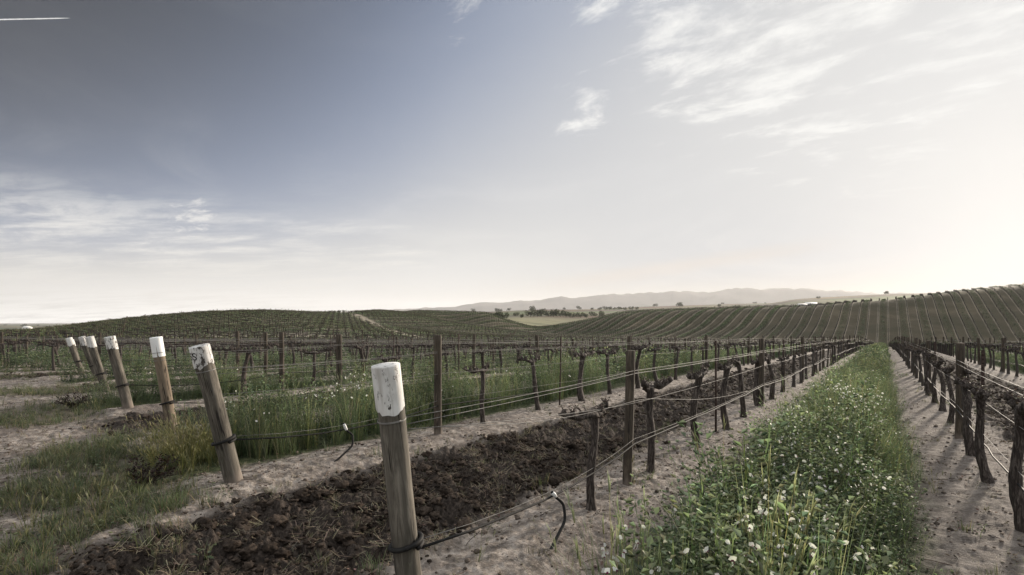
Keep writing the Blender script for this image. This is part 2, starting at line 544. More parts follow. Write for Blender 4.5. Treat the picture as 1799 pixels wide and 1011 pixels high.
def mat_ground():
    m, h = material('ground')
    pos = h.new('ShaderNodeNewGeometry').outputs['Position']
    x = h.new('ShaderNodeSeparateXYZ'); h.put(x.inputs[0], pos)
    flat = h.new('ShaderNodeCombineXYZ'); h.put(flat.inputs[0], x.outputs[0]); h.put(flat.inputs[1], x.outputs[1])
    P = flat.outputs[0]
    zone = h.new('ShaderNodeAttribute', attribute_name='zone')
    sp = h.new('ShaderNodeSeparateColor'); h.put(sp.inputs[0], zone.outputs['Color'])
    field, grass, road = sp.outputs[0], sp.outputs[1], sp.outputs[2]
    farv = zone.outputs['Alpha']
    s = h.math('DIVIDE', h.math('SUBTRACT', x.outputs[0], XA), S)
    k = h.math('FLOOR', s)
    f = h.math('SUBTRACT', s, k)
    dr = h.math('MULTIPLY', h.math('MINIMUM', f, h.math('SUBTRACT', 1.0, f)), S)
    odd = h.math('FLOORED_MODULO', k, 2.0)
    n_e = h.noise(P, 1.7, 4, 0.6)
    drn = h.math('ADD', dr, h.math('MULTIPLY', h.math('SUBTRACT', n_e, 0.5), 0.75))
    edge = h.math('MAXIMUM', h.ss(drn, 0.52, 0.86), h.math('MULTIPLY', h.ss(h.vmath('LENGTH', P, out=1), 70, 130), h.ss(dr, 0.22, 0.45)))
    till = h.math('MULTIPLY', h.math('MULTIPLY', edge, odd), field)
    green = h.math('MULTIPLY', h.math('MULTIPLY', edge, h.math('SUBTRACT', 1.0, odd)), field)
    n1 = h.noise(P, 0.9, 5, 0.62); n2 = h.noise(P, 7.0, 6, 0.65); n3 = h.noise(P, 34.0, 5, 0.65); n4 = h.noise(P, 110.0, 3, 0.6)
    # pale dry crust
    pale = h.ramp(n2, [(0.34, (0.095, 0.080, 0.068)), (0.48, (0.225, 0.192, 0.163)), (0.62, (0.43, 0.378, 0.33))])
    pale = h.mix(h.ss(n1, 0.42, 0.66, 0, 0.75), pale, (0.13, 0.107, 0.092))
    pale = h.mix(h.ss(n3, 0.56, 0.68, 0, 0.75), pale, (0.075, 0.06, 0.05))
    pale = h.mix(h.ss(n3, 0.44, 0.34, 0, 0.6), pale, (0.46, 0.41, 0.37))
    pale = h.mix(h.ss(n4, 0.66, 0.74, 0, 0.6), pale, (0.48, 0.44, 0.40))
    tl = h.ramp(n3, [(0.3, (0.011, 0.0088, 0.0072)), (0.5, (0.037, 0.029, 0.024)), (0.72, (0.095, 0.077, 0.064))])
    tl = h.mix(h.ss(n2, 0.55, 0.75, 0, 0.4), tl, (0.15, 0.115, 0.09))
    gr = h.ramp(n2, [(0.3, (0.022, 0.028, 0.014)), (0.55, (0.055, 0.066, 0.030)), (0.75, (0.12, 0.115, 0.06))])
    pale = h.mix(h.ss(x.outputs[0], -0.2, 0.7, 0, 0.45), pale, (0.115, 0.10, 0.09))
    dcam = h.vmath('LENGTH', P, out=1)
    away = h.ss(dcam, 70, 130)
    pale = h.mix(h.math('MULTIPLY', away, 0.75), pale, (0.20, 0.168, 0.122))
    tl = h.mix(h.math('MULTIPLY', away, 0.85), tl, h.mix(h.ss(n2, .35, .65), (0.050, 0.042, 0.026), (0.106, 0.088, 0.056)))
    patch = h.noise(P, 0.045, 5, 0.65)
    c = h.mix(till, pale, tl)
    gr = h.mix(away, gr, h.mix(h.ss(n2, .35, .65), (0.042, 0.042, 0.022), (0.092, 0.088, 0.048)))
    gr = h.mix(h.math('MULTIPLY', away, h.ss(x.outputs[0], -60, -25, 0, 0.6)), gr, tl)
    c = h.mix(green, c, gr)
    c = h.mix(h.math('MULTIPLY', away, h.ss(patch, 0.40, 0.62, 0.0, 0.55)), c, (0.034, 0.034, 0.018))
    c = h.mix(h.math('MULTIPLY', away, h.ss(patch, 0.47, 0.33, 0.0, 0.35)), c, (0.15, 0.125, 0.08))
    gm = h.math('MULTIPLY', grass, h.ss(n2, 0.3, 0.6))
    c = h.mix(gm, c, h.mix(h.ss(n3, 0.4, 0.65), (0.06, 0.052, 0.034), (0.13, 0.105, 0.075)))
    c = h.mix(h.math('MULTIPLY', road, 0.8), c, (0.30, 0.26, 0.20))
    # pastures and woods beyond the vineyard
    nf = h.noise(P, 0.0035, 5, 0.6, 0.4); nf2 = h.noise(P, 0.03, 5, 0.65); vor = h.new('ShaderNodeTexVoronoi')
    h.put(vor.inputs['Vector'], P); vor.inputs['Scale'].default_value = 0.004
    past = h.ramp(nf, [(0.36, (0.035, 0.045, 0.026)), (0.48, (0.10, 0.10, 0.052)), (0.58, (0.20, 0.18, 0.095)), (0.68, (0.07, 0.075, 0.04))])
    past = h.mix(0.35, past, h.mix(1.0, vor.outputs['Color'], (0.16, 0.15, 0.09), 'MULTIPLY'))
    past = h.mix(h.ss(nf2, 0.55, 0.62, 0, 0.7), past, (0.03, 0.036, 0.022))
    gold = h.mix(h.ss(nf2, 0.4, 0.7), (0.22, 0.21, 0.125), (0.12, 0.125, 0.07))
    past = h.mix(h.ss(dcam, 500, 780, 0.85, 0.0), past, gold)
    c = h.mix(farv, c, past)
    hgt = h.math('ADD', h.math('MULTIPLY', n2, 0.6), h.math('ADD', h.math('MULTIPLY', n3, 0.5), h.math('MULTIPLY', n4, 0.2)))
    setp(h, Base_Color=c, Roughness=0.95, Specular_IOR_Level=0.15, Normal=h.bump(hgt, 1.0, 0.06))
    return m


M = {}
M['wood'] = mat_wood('weathered_wood', (0.040, 0.036, 0.029), (0.108, 0.096, 0.078), (0.235, 0.21, 0.175))
M['wood_warm'] = mat_wood('warm_wood', (0.085, 0.066, 0.047), (0.18, 0.141, 0.102), (0.27, 0.22, 0.163))
M['wood_line'] = mat_wood('line_post_wood', (0.024, 0.019, 0.014), (0.062, 0.050, 0.038), (0.14, 0.112, 0.084))
M['paint'] = mat_paint('worn_white_paint', 0.035)
M['paint_worn'] = mat_paint('peeling_white_paint', 0.105)
M['sleeve'] = mat_plain('white_sleeve', (0.80, 0.80, 0.79), 0.4, 0, 0.4, 0, 8, 0.06)
M['ink'] = mat_plain('black_marker', (0.02, 0.02, 0.02), 0.6)
M['hose'] = mat_plain('black_hose', (0.016, 0.0155, 0.015), 0.7, 0, 0.16, 0, 40)
M['wire'] = mat_plain('galvanised_wire', (0.23, 0.22, 0.205), 0.68, 0.3, 0.25, 0, 20)
M['rust'] = mat_plain('rusty_steel', (0.045, 0.028, 0.022), 0.75, 0.2, 0.3, 0.4, 90)
M['bark'] = mat_bark()
M['bud'] = mat_leaf('vine_buds', 0.15)
M['leaf'] = mat_leaf('green_leaves', 0.46)
M['grass'] = mat_leaf('grass_blades', 0.42)
M['petal'] = mat_leaf('petals', 0.30, 0.7)
M['straw'] = mat_leaf('dry_straw', 0.1, 0.8)
M['clip'] = mat_plain('grey_clip', (0.62, 0.62, 0.60), 0.4)
M['white_wall'] = mat_plain('white_wall', (0.78, 0.77, 0.74), 0.7, 0, 0.3, 0, 2, 0.08)
M['grey_roof'] = mat_plain('grey_roof', (0.42, 0.42, 0.41), 0.5, 0, 0.3, 0, 2, 0.1)
M['dark'] = mat_plain('dark_opening', (0.03, 0.03, 0.03), 0.8)


def mat_clod():
    m, h = material('soil_clods')
    pos = h.new('ShaderNodeNewGeometry').outputs['Position']
    a = h.new('ShaderNodeAttribute', attribute_name='tint').outputs['Color']
    n = h.noise(pos, 45, 5, 0.65); n2 = h.noise(pos, 150, 3, 0.6)
    c = h.mix(1.0, a, h.ramp(n, [(0.3, (0.45, 0.42, 0.40)), (0.6, (1.1, 1.05, 1.0)), (0.8, (1.7, 1.65, 1.6))]), 'MULTIPLY')
    setp(h, Base_Color=c, Roughness=1.0, Specular_IOR_Level=0.1, Normal=h.bump(h.math('ADD', n, h.math('MULTIPLY', n2, .5)), 0.9, 0.012))
    return m


M['clod'] = mat_clod()

# ------------------------------------------------------------------ the ground sheet
def build_ground():
    fine = np.arange(-49.0, 49.01, 0.1)
    side = []
    a = 49.0; st = 0.25
    while a < 180:
        a += st; st = min(st * 1.18, 4.0); side.append(a)
    side = np.array(side); side = side * (180.0 / side[-1]) if side[-1] > 180 else side
    side = side[side > 49.2]
    side[-1] = 180.0
    ang = np.concatenate([-side[::-1][1:], fine, side])      # -180 (exclusive) .. 180
    r = [0.3, 0.6, 1.0, 1.4, 1.8, 2.15, 2.45]
    while r[-1] < 60: r.append(r[-1] * 1.0072)
    while r[-1] < 420: r.append(r[-1] * 1.0125)
    while r[-1] < 14500: r.append(r[-1] * 1.035)
    r = np.array(r)
    A, Rr = np.meshgrid(rad(1) * ang, r)
    # bearing relative to the camera's heading
    xc = Rr * np.sin(A); Z = Rr * np.cos(A)
    X = xc * CT - Z * ST; Y = xc * ST + Z * CT
    X = X.ravel(); Y = Y.ravel()
    z = height(X, Y)
    nr, na = len(r), len(ang)
    V = np.stack([X, Y, z], 1)
    i = np.arange(nr - 1)[:, None] * na; j = np.arange(na)[None]; j2 = (j + 1) % na
    Fq = np.stack([i + j, i + j2, i + na + j2, i + na + j], -1).reshape(-1, 4)
    V = np.vstack([V, [[0, 0, hz(0, 0)]]])
    c = len(V) - 1
    fan = np.array([[c, (q + 2) % na, (q + 1) % na, q] for q in range(0, na - 1, 2)])
    Fq = np.vstack([Fq[:, ::-1], fan])
    me = mesh_from('ground', V, Fq, mat_ground(), True)
    f, road = masks(V[:, 0], V[:, 1])
    g = head_grass(V[:, 0], V[:, 1]) * (1 - f)
    rr = np.hypot(V[:, 0], V[:, 1])
    xc, Zv = view_of(V[:, 0], V[:, 1])
    far = smooth(60, 130, rr) * (1 - f) * (1 - road)
    at = me.attributes.new('zone', 'FLOAT_COLOR', 'POINT')
    at.data.foreach_set('color', np.stack([f, g, road, far], 1).astype(np.float32).ravel())
    tag(obj('ground', me), kind='structure')


build_ground()

# ------------------------------------------------------------------ mountains on the horizon
def build_mountains():
    m, h = material('mountain_slopes')
    pos = h.new('ShaderNodeNewGeometry').outputs['Position']
    n = h.noise(pos, 0.002, 6, 0.6)
    setp(h, Base_Color=h.mix(h.ss(n, .35, .65), (0.21, 0.19, 0.168), (0.27, 0.24, 0.21)), Roughness=1.0, Specular_IOR_Level=0.05)  # dry slopes, lightened in colour to stand in for denser haze
    kx = np.array([-1400., 300., 540, 600, 640, 700, 760, 800, 850, 900, 950, 1000, 1050, 1100, 1150, 1200, 1250, 1300, 1350, 1400, 1500, 1600, 1800, 2100, 2700])
    ky = np.array([569., 568, 549.5, 547, 545, 544, 541, 538, 533.5, 529.5, 527, 524, 521, 517.5, 516, 514.5, 511, 508.5, 510, 511.5, 513, 517, 514, 520, 530])
    px = np.arange(-1300, 2600, 5.0)
    ridge = (HY - pchip(kx, ky, px)) / FX
    depth = np.linspace(0, 1, 26)
    Zm = 7200 + 4200 * depth
    prof = np.where(depth < 0.55, smooth(0, .55, depth), 1 - 0.75 * smooth(.55, 1, depth))
    V = []
    for t, z0, p in zip(depth, Zm, prof):
        X = (px - CX) / FX * z0 * CT - z0 * ST; Y = (px - CX) / FX * z0 * ST + z0 * CT
        n = fbm(px / 55., np.full(len(px), t * 5.0), 5, 77)
        H = ridge * 9510 * p * (1 + 0.22 * n * (1 - abs(p - .5) * 1.2)) + ridge * 9510 * 0.025 * fbm(px / 14., px * 0 + t * 9, 3, 9) - 40 * (1 - p)
        V.append(np.stack([X, Y, CAMZ + H], 1))
    nx = len(px)
    V = np.concatenate(V)
    i = np.arange(len(depth) - 1)[:, None] * nx; j = np.arange(nx - 1)[None]
    Fq = np.stack([i + j, i + j + 1, i + nx + j + 1, i + nx + j], -1).reshape(-1, 4)
    tag(obj('mountains', mesh_from('mountains', V, Fq, m, True)), kind='structure')


build_mountains()

# ------------------------------------------------------------------ plants: templates
def blade(g, h, w, az, lean, base=(0, 0), C0=(.05, .07, .025), C1=(.12, .14, .05), seg=4, z0=0.0):
    t = np.linspace(0, 1, seg + 1)
    d = np.array([math.cos(az), math.sin(az)])
    out = lean * h * t ** 1.9
    z = z0 + h * (t - 0.32 * lean * t ** 2.2)
    wd = w * (1 - t) ** 0.65 * (0.75 + 0.25 * t) + 0.0004
    sx, sy = -d[1], d[0]
    P = np.stack([base[0] + d[0] * out, base[1] + d[1] * out, z], 1)
    L = P + np.stack([sx * wd, sy * wd, 0 * wd], 1) * .5; Rr = P - np.stack([sx * wd, sy * wd, 0 * wd], 1) * .5
    V = np.stack([L, Rr], 1).reshape(-1, 3)
    i = np.arange(seg) * 2
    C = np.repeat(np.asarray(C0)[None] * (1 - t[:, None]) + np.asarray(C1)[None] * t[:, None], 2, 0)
    g.add(V, np.stack([i, i + 1, i + 3, i + 2], 1), C)


def leaflet(g, p, d, up, L, W, C, fold=0.25):
    p = np.asarray(p, float); d = np.asarray(d, float); d = d / np.linalg.norm(d)
    s = np.cross(d, up); s /= np.linalg.norm(s) + 1e-9
    n = np.cross(s, d)
    V = [p, p + d * L * .5 - n * W * fold, p + d * L, p + d * L * .42 + s * W * .5 + n * W * fold, p + d * L * .42 - s * W * .5 + n * W * fold]
    g.add(V, [[0, 3, 2, 1], [0, 1, 2, 4]], C)


def rv(a, b): return random.uniform(a, b)


def jit(c, s=0.25):
    k = rv(1 - s, 1 + s)
    return tuple(x * k * rv(1 - s * .4, 1 + s * .4) for x in c)


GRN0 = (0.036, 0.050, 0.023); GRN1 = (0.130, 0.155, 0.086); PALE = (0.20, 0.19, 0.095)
PEA = (0.044, 0.059, 0.037); PEAL = (0.22, 0.245, 0.15)  # young tops are paler; range widened to paint in highlights and dark gaps


def t_tuft(nb, h, w=0.007, spread=0.06, dry=0.12, seg=4):
    g = Geo()
    for _ in range(nb):
        a = rv(0, 6.283); r = spread * math.sqrt(random.random())
        hh = h * rv(0.45, 1.1)
        dr_ = random.random() < dry
        c0 = jit((0.15, 0.13, 0.07) if dr_ else GRN0); c1 = jit((0.26, 0.23, 0.15) if dr_ else GRN1)
        blade(g, hh, w * rv(.6, 1.3), a + rv(-.5, .5), rv(0.08, 0.75), (r * math.cos(a), r * math.sin(a)), c0, c1, seg)
    return g.arr()


def t_seedgrass(nb, h):
    g = Geo()
    for _ in range(nb):
        a = rv(0, 6.283); r = 0.05 * math.sqrt(random.random()); hh = h * rv(.7, 1.1); ln = rv(.1, .45)
        b = (r * math.cos(a), r * math.sin(a))
        blade(g, hh, 0.0045, a, ln, b, jit((.07, .08, .03)), jit((.16, .16, .07)), 4)
        ex = ln * hh * 0.93
        for q in range(4):
            blade(g, rv(.05, .09), 0.009, a + rv(-.5, .5), rv(.1, .7), (b[0] + math.cos(a) * ex, b[1] + math.sin(a) * ex), jit((.12, .13, .07)), jit((.235, .24, .15)), 2,
                  z0=hh * (1 - .32 * ln) - 0.05)
    for _ in range(nb // 2):
        a = rv(0, 6.283)
        blade(g, h * rv(.4, .7), 0.008, a, rv(.2, .7), (0, 0), jit(GRN0), jit(GRN1), 3)
    return g.arr()


def t_pea(h, nodes, leaf=0.042, stemq=True):
    g = Geo()
    az = rv(0, 6.283); lean = rv(.1, .55)
    prev = np.zeros(3)
    for i in range(nodes):
        t = (i + 1) / nodes
        p = np.array([math.cos(az) * lean * h * t ** 1.5 + rv(-.012, .012), math.sin(az) * lean * h * t ** 1.5 + rv(-.012, .012), h * t * (1 - .2 * lean * t)])
        if stemq:
            s = np.array([-math.sin(az), math.cos(az), 0]) * 0.0028
            g.add([prev - s, prev + s, p + s, p - s], [[0, 1, 2, 3]], jit((.075, .10, .045)))
        prev = p
        if t < 0.25 and random.random() < .5: continue
        a0 = i * 2.4 + rv(-.4, .4)
        for q in range(random.choice((2, 3, 4))):
            a = a0 + q * 2.0 + rv(-.5, .5)
            d = np.array([math.cos(a), math.sin(a), rv(-.25, .55)])
            off = d * rv(.008, .05)
            L = leaf * rv(.65, 1.25)
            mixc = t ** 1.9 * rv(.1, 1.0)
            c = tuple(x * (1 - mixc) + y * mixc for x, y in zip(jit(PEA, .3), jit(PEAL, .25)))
            leaflet(g, p + off, d, (rv(-.3, .3), rv(-.3, .3), 1), L, L * rv(.5, .68), c)
    return g.arr()


def t_clump(n, h, w, leaf):
    """a coarse clump for plants seen from far off"""
    g = Geo()
    for _ in range(n):
        a = rv(0, 6.283); r = w * math.sqrt(random.random()); z = h * rv(.1, 1.0) * (1 - .35 * (r / w) ** 2)
        d = np.array([math.cos(a + rv(-1, 1)), math.sin(a + rv(-1, 1)), rv(-.1, 1.1)])
        mixc = (z / h) ** 2 * rv(.1, .9)
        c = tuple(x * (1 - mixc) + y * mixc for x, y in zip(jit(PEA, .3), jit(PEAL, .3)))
        L = leaf * rv(.6, 1.3)
        leaflet(g, (r * math.cos(a), r * math.sin(a), z), d, (rv(-.4, .4), rv(-.4, .4), 1), L, L * .5, c)
    return g.arr()


def t_flower():
    g = Geo()
    wht = jit((0.78, 0.77, 0.77), .06)
    s = 0.017
    g.add([(-s, 0, 0), (0, .003, -.006), (s, 0, 0), (s * .8, .004, s * 1.1), (0, -.001, s * 1.35), (-s * .8, .004, s * 1.1)], [[0, 1, 4, 5], [1, 2, 3, 4]], wht)
    bur = jit((0.16, 0.03, 0.07), .4) if random.random() < .6 else jit((.5, .36, .40), .2)
    g.add([(-s * .45, -.008, -.004), (s * .45, -.008, -.004), (s * .3, -.014, s * .55), (-s * .3, -.014, s * .55)], [[0, 1, 2, 3]], bur)
    g.add([(-.0016, 0, -.09), (.0016, 0, -.09), (.0016, 0, 0), (-.0016, 0, 0)], [[0, 1, 2, 3]], (.08, .11, .05))
    return g.arr()


def view_points(n_per_m2, z0, z1, pxa=-170, pxb=1970):
    """random ground points, even density, between two depths"""
    ua, ub = (pxa - CX) / FX, (pxb - CX) / FX
    area = (ub - ua) * (z1 * z1 - z0 * z0) / 2
    n = int(area * n_per_m2)
    Z = np.sqrt(rng.uniform(z0 * z0, z1 * z1, n)); u = rng.uniform(ua, ub, n)
    return u * Z * CT - Z * ST, u * Z * ST + Z * CT, Z


def strip_mask(X, Y, half=0.82, fuzz=0.30):
    """inside a green alley"""
    k, dr = row_coords(X)
    even = np.mod(k, 2) == 0
    f, road = masks(X, Y)
    w = S / 2 - half
    late = (k != -2) | (Y > 3.15 + .35 * gnoise(X * 1.6, Y * 1.6, 57))
    late &= (k != 0) | (Y > 6.5) | (X > -1.22 + .22 * gnoise(X * 1.3, Y * 1.3, 58))
    gap = (k == 0) & (gnoise(X * 1.2, Y * 1.2, 64) + .4 * gnoise(X * 3, Y * 3, 65) < -.38) & (rng.random(len(X)) < .7)
    return even & late & ~gap & (dr + fuzz * gnoise(X * 1.1, Y * 1.1, 51) + rng.normal(0, .05, len(X)) > w) & (f > .5)


def build_cover():
    full = [t_pea(rv(.42, .64), 14, .033) for _ in range(10)] + [t_pea(rv(.5, .66), 13, .043) for _ in range(2)]
    tall = [t_tuft(16, .62, .009, .07, .08) for _ in range(7)] + [t_seedgrass(9, .64) for _ in range(1)]
    mid = [t_pea(rv(.42, .6), 7, .062, False) for _ in range(8)]
    midg = [t_tuft(9, .62, .013, .09, .12, 3) for _ in range(4)] + [t_seedgrass(4, .66)]
    cl = [t_clump(12, .55, .2, .12) for _ in range(8)]
    cf = [t_clump(10, .55, .40, .19) for _ in range(8)]
    Vs, Fs, Cs = [], [], []; n = 0
    hts = {}

    def put(templates, X, Y, smin, smax, zs=None, kgrass=None, tintv=.3, tone=1.0):
        nonlocal n
        m = len(X)
        if m == 0: return
        P = np.stack([X, Y, height(X, Y) - .01], 1)
        big = 1 + .42 * gnoise(X * .9, Y * .9, 61)
        # lower plants at the edge of a strip
        k, dr = row_coords(X)
        eg = .46 + .54 * smooth(.62, 1.35, dr)
        sc = rng.uniform(smin, smax, m) * big * eg * (1 + .16 * gnoise(X * .4, Y * .4, 62))
        tall_ = np.where(k == -2, 1.62, np.where(k == 0, 1.42, 1.25))
        v = tone * rng.uniform(1 - tintv, 1 + tintv, m) * (1 + .5 * gnoise(X * .8, Y * .8, 63))
        v = v * np.where(k < 0, 1.32, 1.2)
        warm = rng.uniform(-.10, .09, m)
        tint = np.stack([v * (1 + warm), v, v * (1 - warm * .6)], 1)
        w = rng.integers(0, len(templates), m)
        tilt = rng.normal(0, .13, (m, 2))
        V, Fq, C = scatter(templates, w, P, rng.uniform(0, 6.283, m), np.stack([sc * rng.uniform(.85, 1.15, m), sc * tall_], 1), tint, tilt)
        Vs.append(V); Fs.append(Fq + n); Cs.append(C); n += len(V)

    def grassy(X, Y):
        k, dr = row_coords(X)
        # the strip of the second and third end posts is mostly tall grass at its near end
        g = .29 + .65 * gnoise(X * .75, Y * .75, 71)
        g = np.where(k == -2, g + .25 * (1 - smooth(6, 16, Y)), g)
        g = np.where((k == 0) & (Y < 6.5) & (X < -1.05), g + .55, g)
        g = np.where((k == 0) & (X > -1.0) & (Y < 7), g - .2, g)
        g = np.where((k == 0) & (Y > 9) & (Y < 30), g + .22, g)
        return rng.random(len(X)) < g
    for dens, z0, z1, tp, tg in ((215, 1.2, 7.5, full, tall), (105, 7.5, 15, full, tall), (50, 15, 34, mid, midg)):
        X, Y, Z = view_points(dens, z0, z1)
        s = strip_mask(X, Y)
        X, Y = X[s], Y[s]
        gm = grassy(X, Y)
        put(tp, X[~gm], Y[~gm], .75, 1.15)
        q = rng.random(gm.sum()) < .62
        put(tg, X[gm][q], Y[gm][q], .72, 1.12)
    X, Y, Z = view_points(13, 34, 85); s = strip_mask(X, Y); put(cl, X[s], Y[s], .8, 1.15)
    X, Y, Z = view_points(5.6, 85, 300, 0, 1850); s = strip_mask(X, Y, .9) & ((X < -38) | (rng.random(len(X)) < .30)); put(cf, X[s], Y[s], .75, 1.15, tone=np.where(X[s] < -38, 1.35, .95))
    V = np.concatenate(Vs); Fq = np.concatenate(Fs); C = np.concatenate(Cs)
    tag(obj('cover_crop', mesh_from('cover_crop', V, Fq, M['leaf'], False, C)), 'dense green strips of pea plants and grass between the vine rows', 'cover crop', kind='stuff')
    print('cover faces', len(Fq))
    # flowers on the near strips
    fl = [t_flower() for _ in range(6)]
    X1, Y1, Z1 = view_points(160, 1.4, 9.5); X2, Y2, Z2 = view_points(20, 9.5, 15); X3, Y3, Z3 = view_points(2.0, 14, 45)
    X = np.concatenate([X1, X2, X3]); Y = np.concatenate([Y1, Y2, Y3]); Z = np.concatenate([Z1, Z2, Z3])
    s = strip_mask(X, Y, .70, .25) & (gnoise(X * 1.1, Y * 1.1, 81) + .5 * gnoise(X * 3.1, Y * 3.1, 82) > rng.uniform(-.1, .5, len(X))) & ~((row_coords(X)[0] == 0) & (Y < 6.5) & (X < -1.2)) & ((row_coords(X)[0] == 0) | (rng.random(len(X)) < .5))
    X, Y, Z = X[s], Y[s], Z[s]
    m = len(X)
    k, dr = row_coords(X)
    hh = .47 * np.where(k == -2, 1.62, np.where(k == 0, 1.42, 1.25)) * (1 + .16 * gnoise(X * .4, Y * .4, 62)) * (1 + .42 * gnoise(X * .9, Y * .9, 61)) * (.46 + .54 * smooth(.62, 1.35, dr)) * rng.uniform(.85, 1.15, m) + .03
    P = np.stack([X, Y, height(X, Y) + hh], 1)
    tint = np.repeat(rng.uniform(.75, 1.1, m)[:, None], 3, 1)
    V, Fq, C = scatter(fl, rng.integers(0, 6, m), P, rng.uniform(0, 6.283, m), rng.uniform(.5, .95, m) * (1 + Z * .012), tint, rng.normal(0, .3, (m, 2)))
    tag(obj('pea_flowers', mesh_from('pea_flowers', V, Fq, M['petal'], False, C)), 'small white pea flowers scattered over the green strips', 'flowers', kind='stuff')


build_cover()


def build_headland():
    tf = [t_tuft(22, .15, .0055, .08, .20) for _ in range(7)] + [t_tuft(18, .24, .0065, .07, .06) for _ in range(2)] + [t_seedgrass(6, .32)] + [t_pea(.13, 4, .034) for _ in range(2)]
    X, Y, Z = view_points(170, 2.2, 9, -220, 900); X2, Y2, Z2 = view_points(40, 9, 22, -300, 400)
    X = np.concatenate([X, X2]); Y = np.concatenate([Y, Y2])
    f, road = masks(X, Y)
    g = head_grass(X, Y)
    m = (g * (1 - f * .75) > rng.uniform(.05, .75, len(X)))
    X, Y = X[m], Y[m]
    # a loose sprinkle of tufts along the foot of the near strip
    Xs, Ys, Zs = view_points(40, 2.4, 10, 900, 1900)
    k, dr = row_coords(Xs)
    s = (k == 0) & (dr > .28) & (dr < .75) & (rng.random(len(Xs)) < .5 * (gnoise(Xs * 1.6, Ys * 1.6, 91) > .45))
    Xw, Yw, Zw = view_points(9, 2.6, 22, -150, 1950)
    kw, dw = row_coords(Xw)
    w_ = (dw < .9) & (gnoise(Xw * 1.1, Yw * 1.1, 95) > rng.uniform(.0, .9, len(Xw)))
    X = np.concatenate([X, Xs[s], Xw[w_]]); Y = np.concatenate([Y, Ys[s], Yw[w_]])
    n = len(X)
    v = rng.uniform(.7, 1.25, n); wm = rng.uniform(-.05, .16, n)
    V, Fq, C = scatter(tf, rng.integers(0, len(tf), n), np.stack([X, Y, height(X, Y) - .008], 1), rng.uniform(0, 6.283, n), rng.uniform(.5, 1.15, n),
                       np.stack([v * (1 + wm), v, v * (1 - wm * .4)], 1), rng.normal(0, .15, (n, 2)))
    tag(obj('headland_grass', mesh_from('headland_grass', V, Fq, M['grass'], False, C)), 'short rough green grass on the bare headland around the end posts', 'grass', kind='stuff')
    # tall bleached grass at the foot of the second end post
    tall = [t_seedgrass(12, .62) for _ in range(4)]
    pts = []
    for (px, py, cnt, sp) in ((330, 800, 34, .30), (365, 815, 26, .22), (300, 830, 16, .22)):
        Zp = 1.76 * FX / (py - HY); x0, y0 = ground_xy(px, Zp)
        for _ in range(cnt): pts.append((x0 + random.gauss(0, sp), y0 + random.gauss(0, sp * .7)))
    pts = np.array(pts); n = len(pts)
    v = rng.uniform(.9, 1.5, n)
    V, Fq, C = scatter(tall, rng.integers(0, 4, n), np.stack([pts[:, 0], pts[:, 1], height(pts[:, 0], pts[:, 1])], 1), rng.uniform(0, 6.283, n), rng.uniform(.55, .95, n),
                       np.stack([v * 1.15, v, v * .9], 1), np.stack([rng.normal(.12, .15, n), rng.normal(-.2, .15, n)], 1))
    tag(obj('bleached_grass', mesh_from('bleached_grass', V, Fq, M['grass'], False, C)), 'tall bleached seed grass leaning at the foot of the lettered end post', 'grass', kind='stuff')


build_headland()


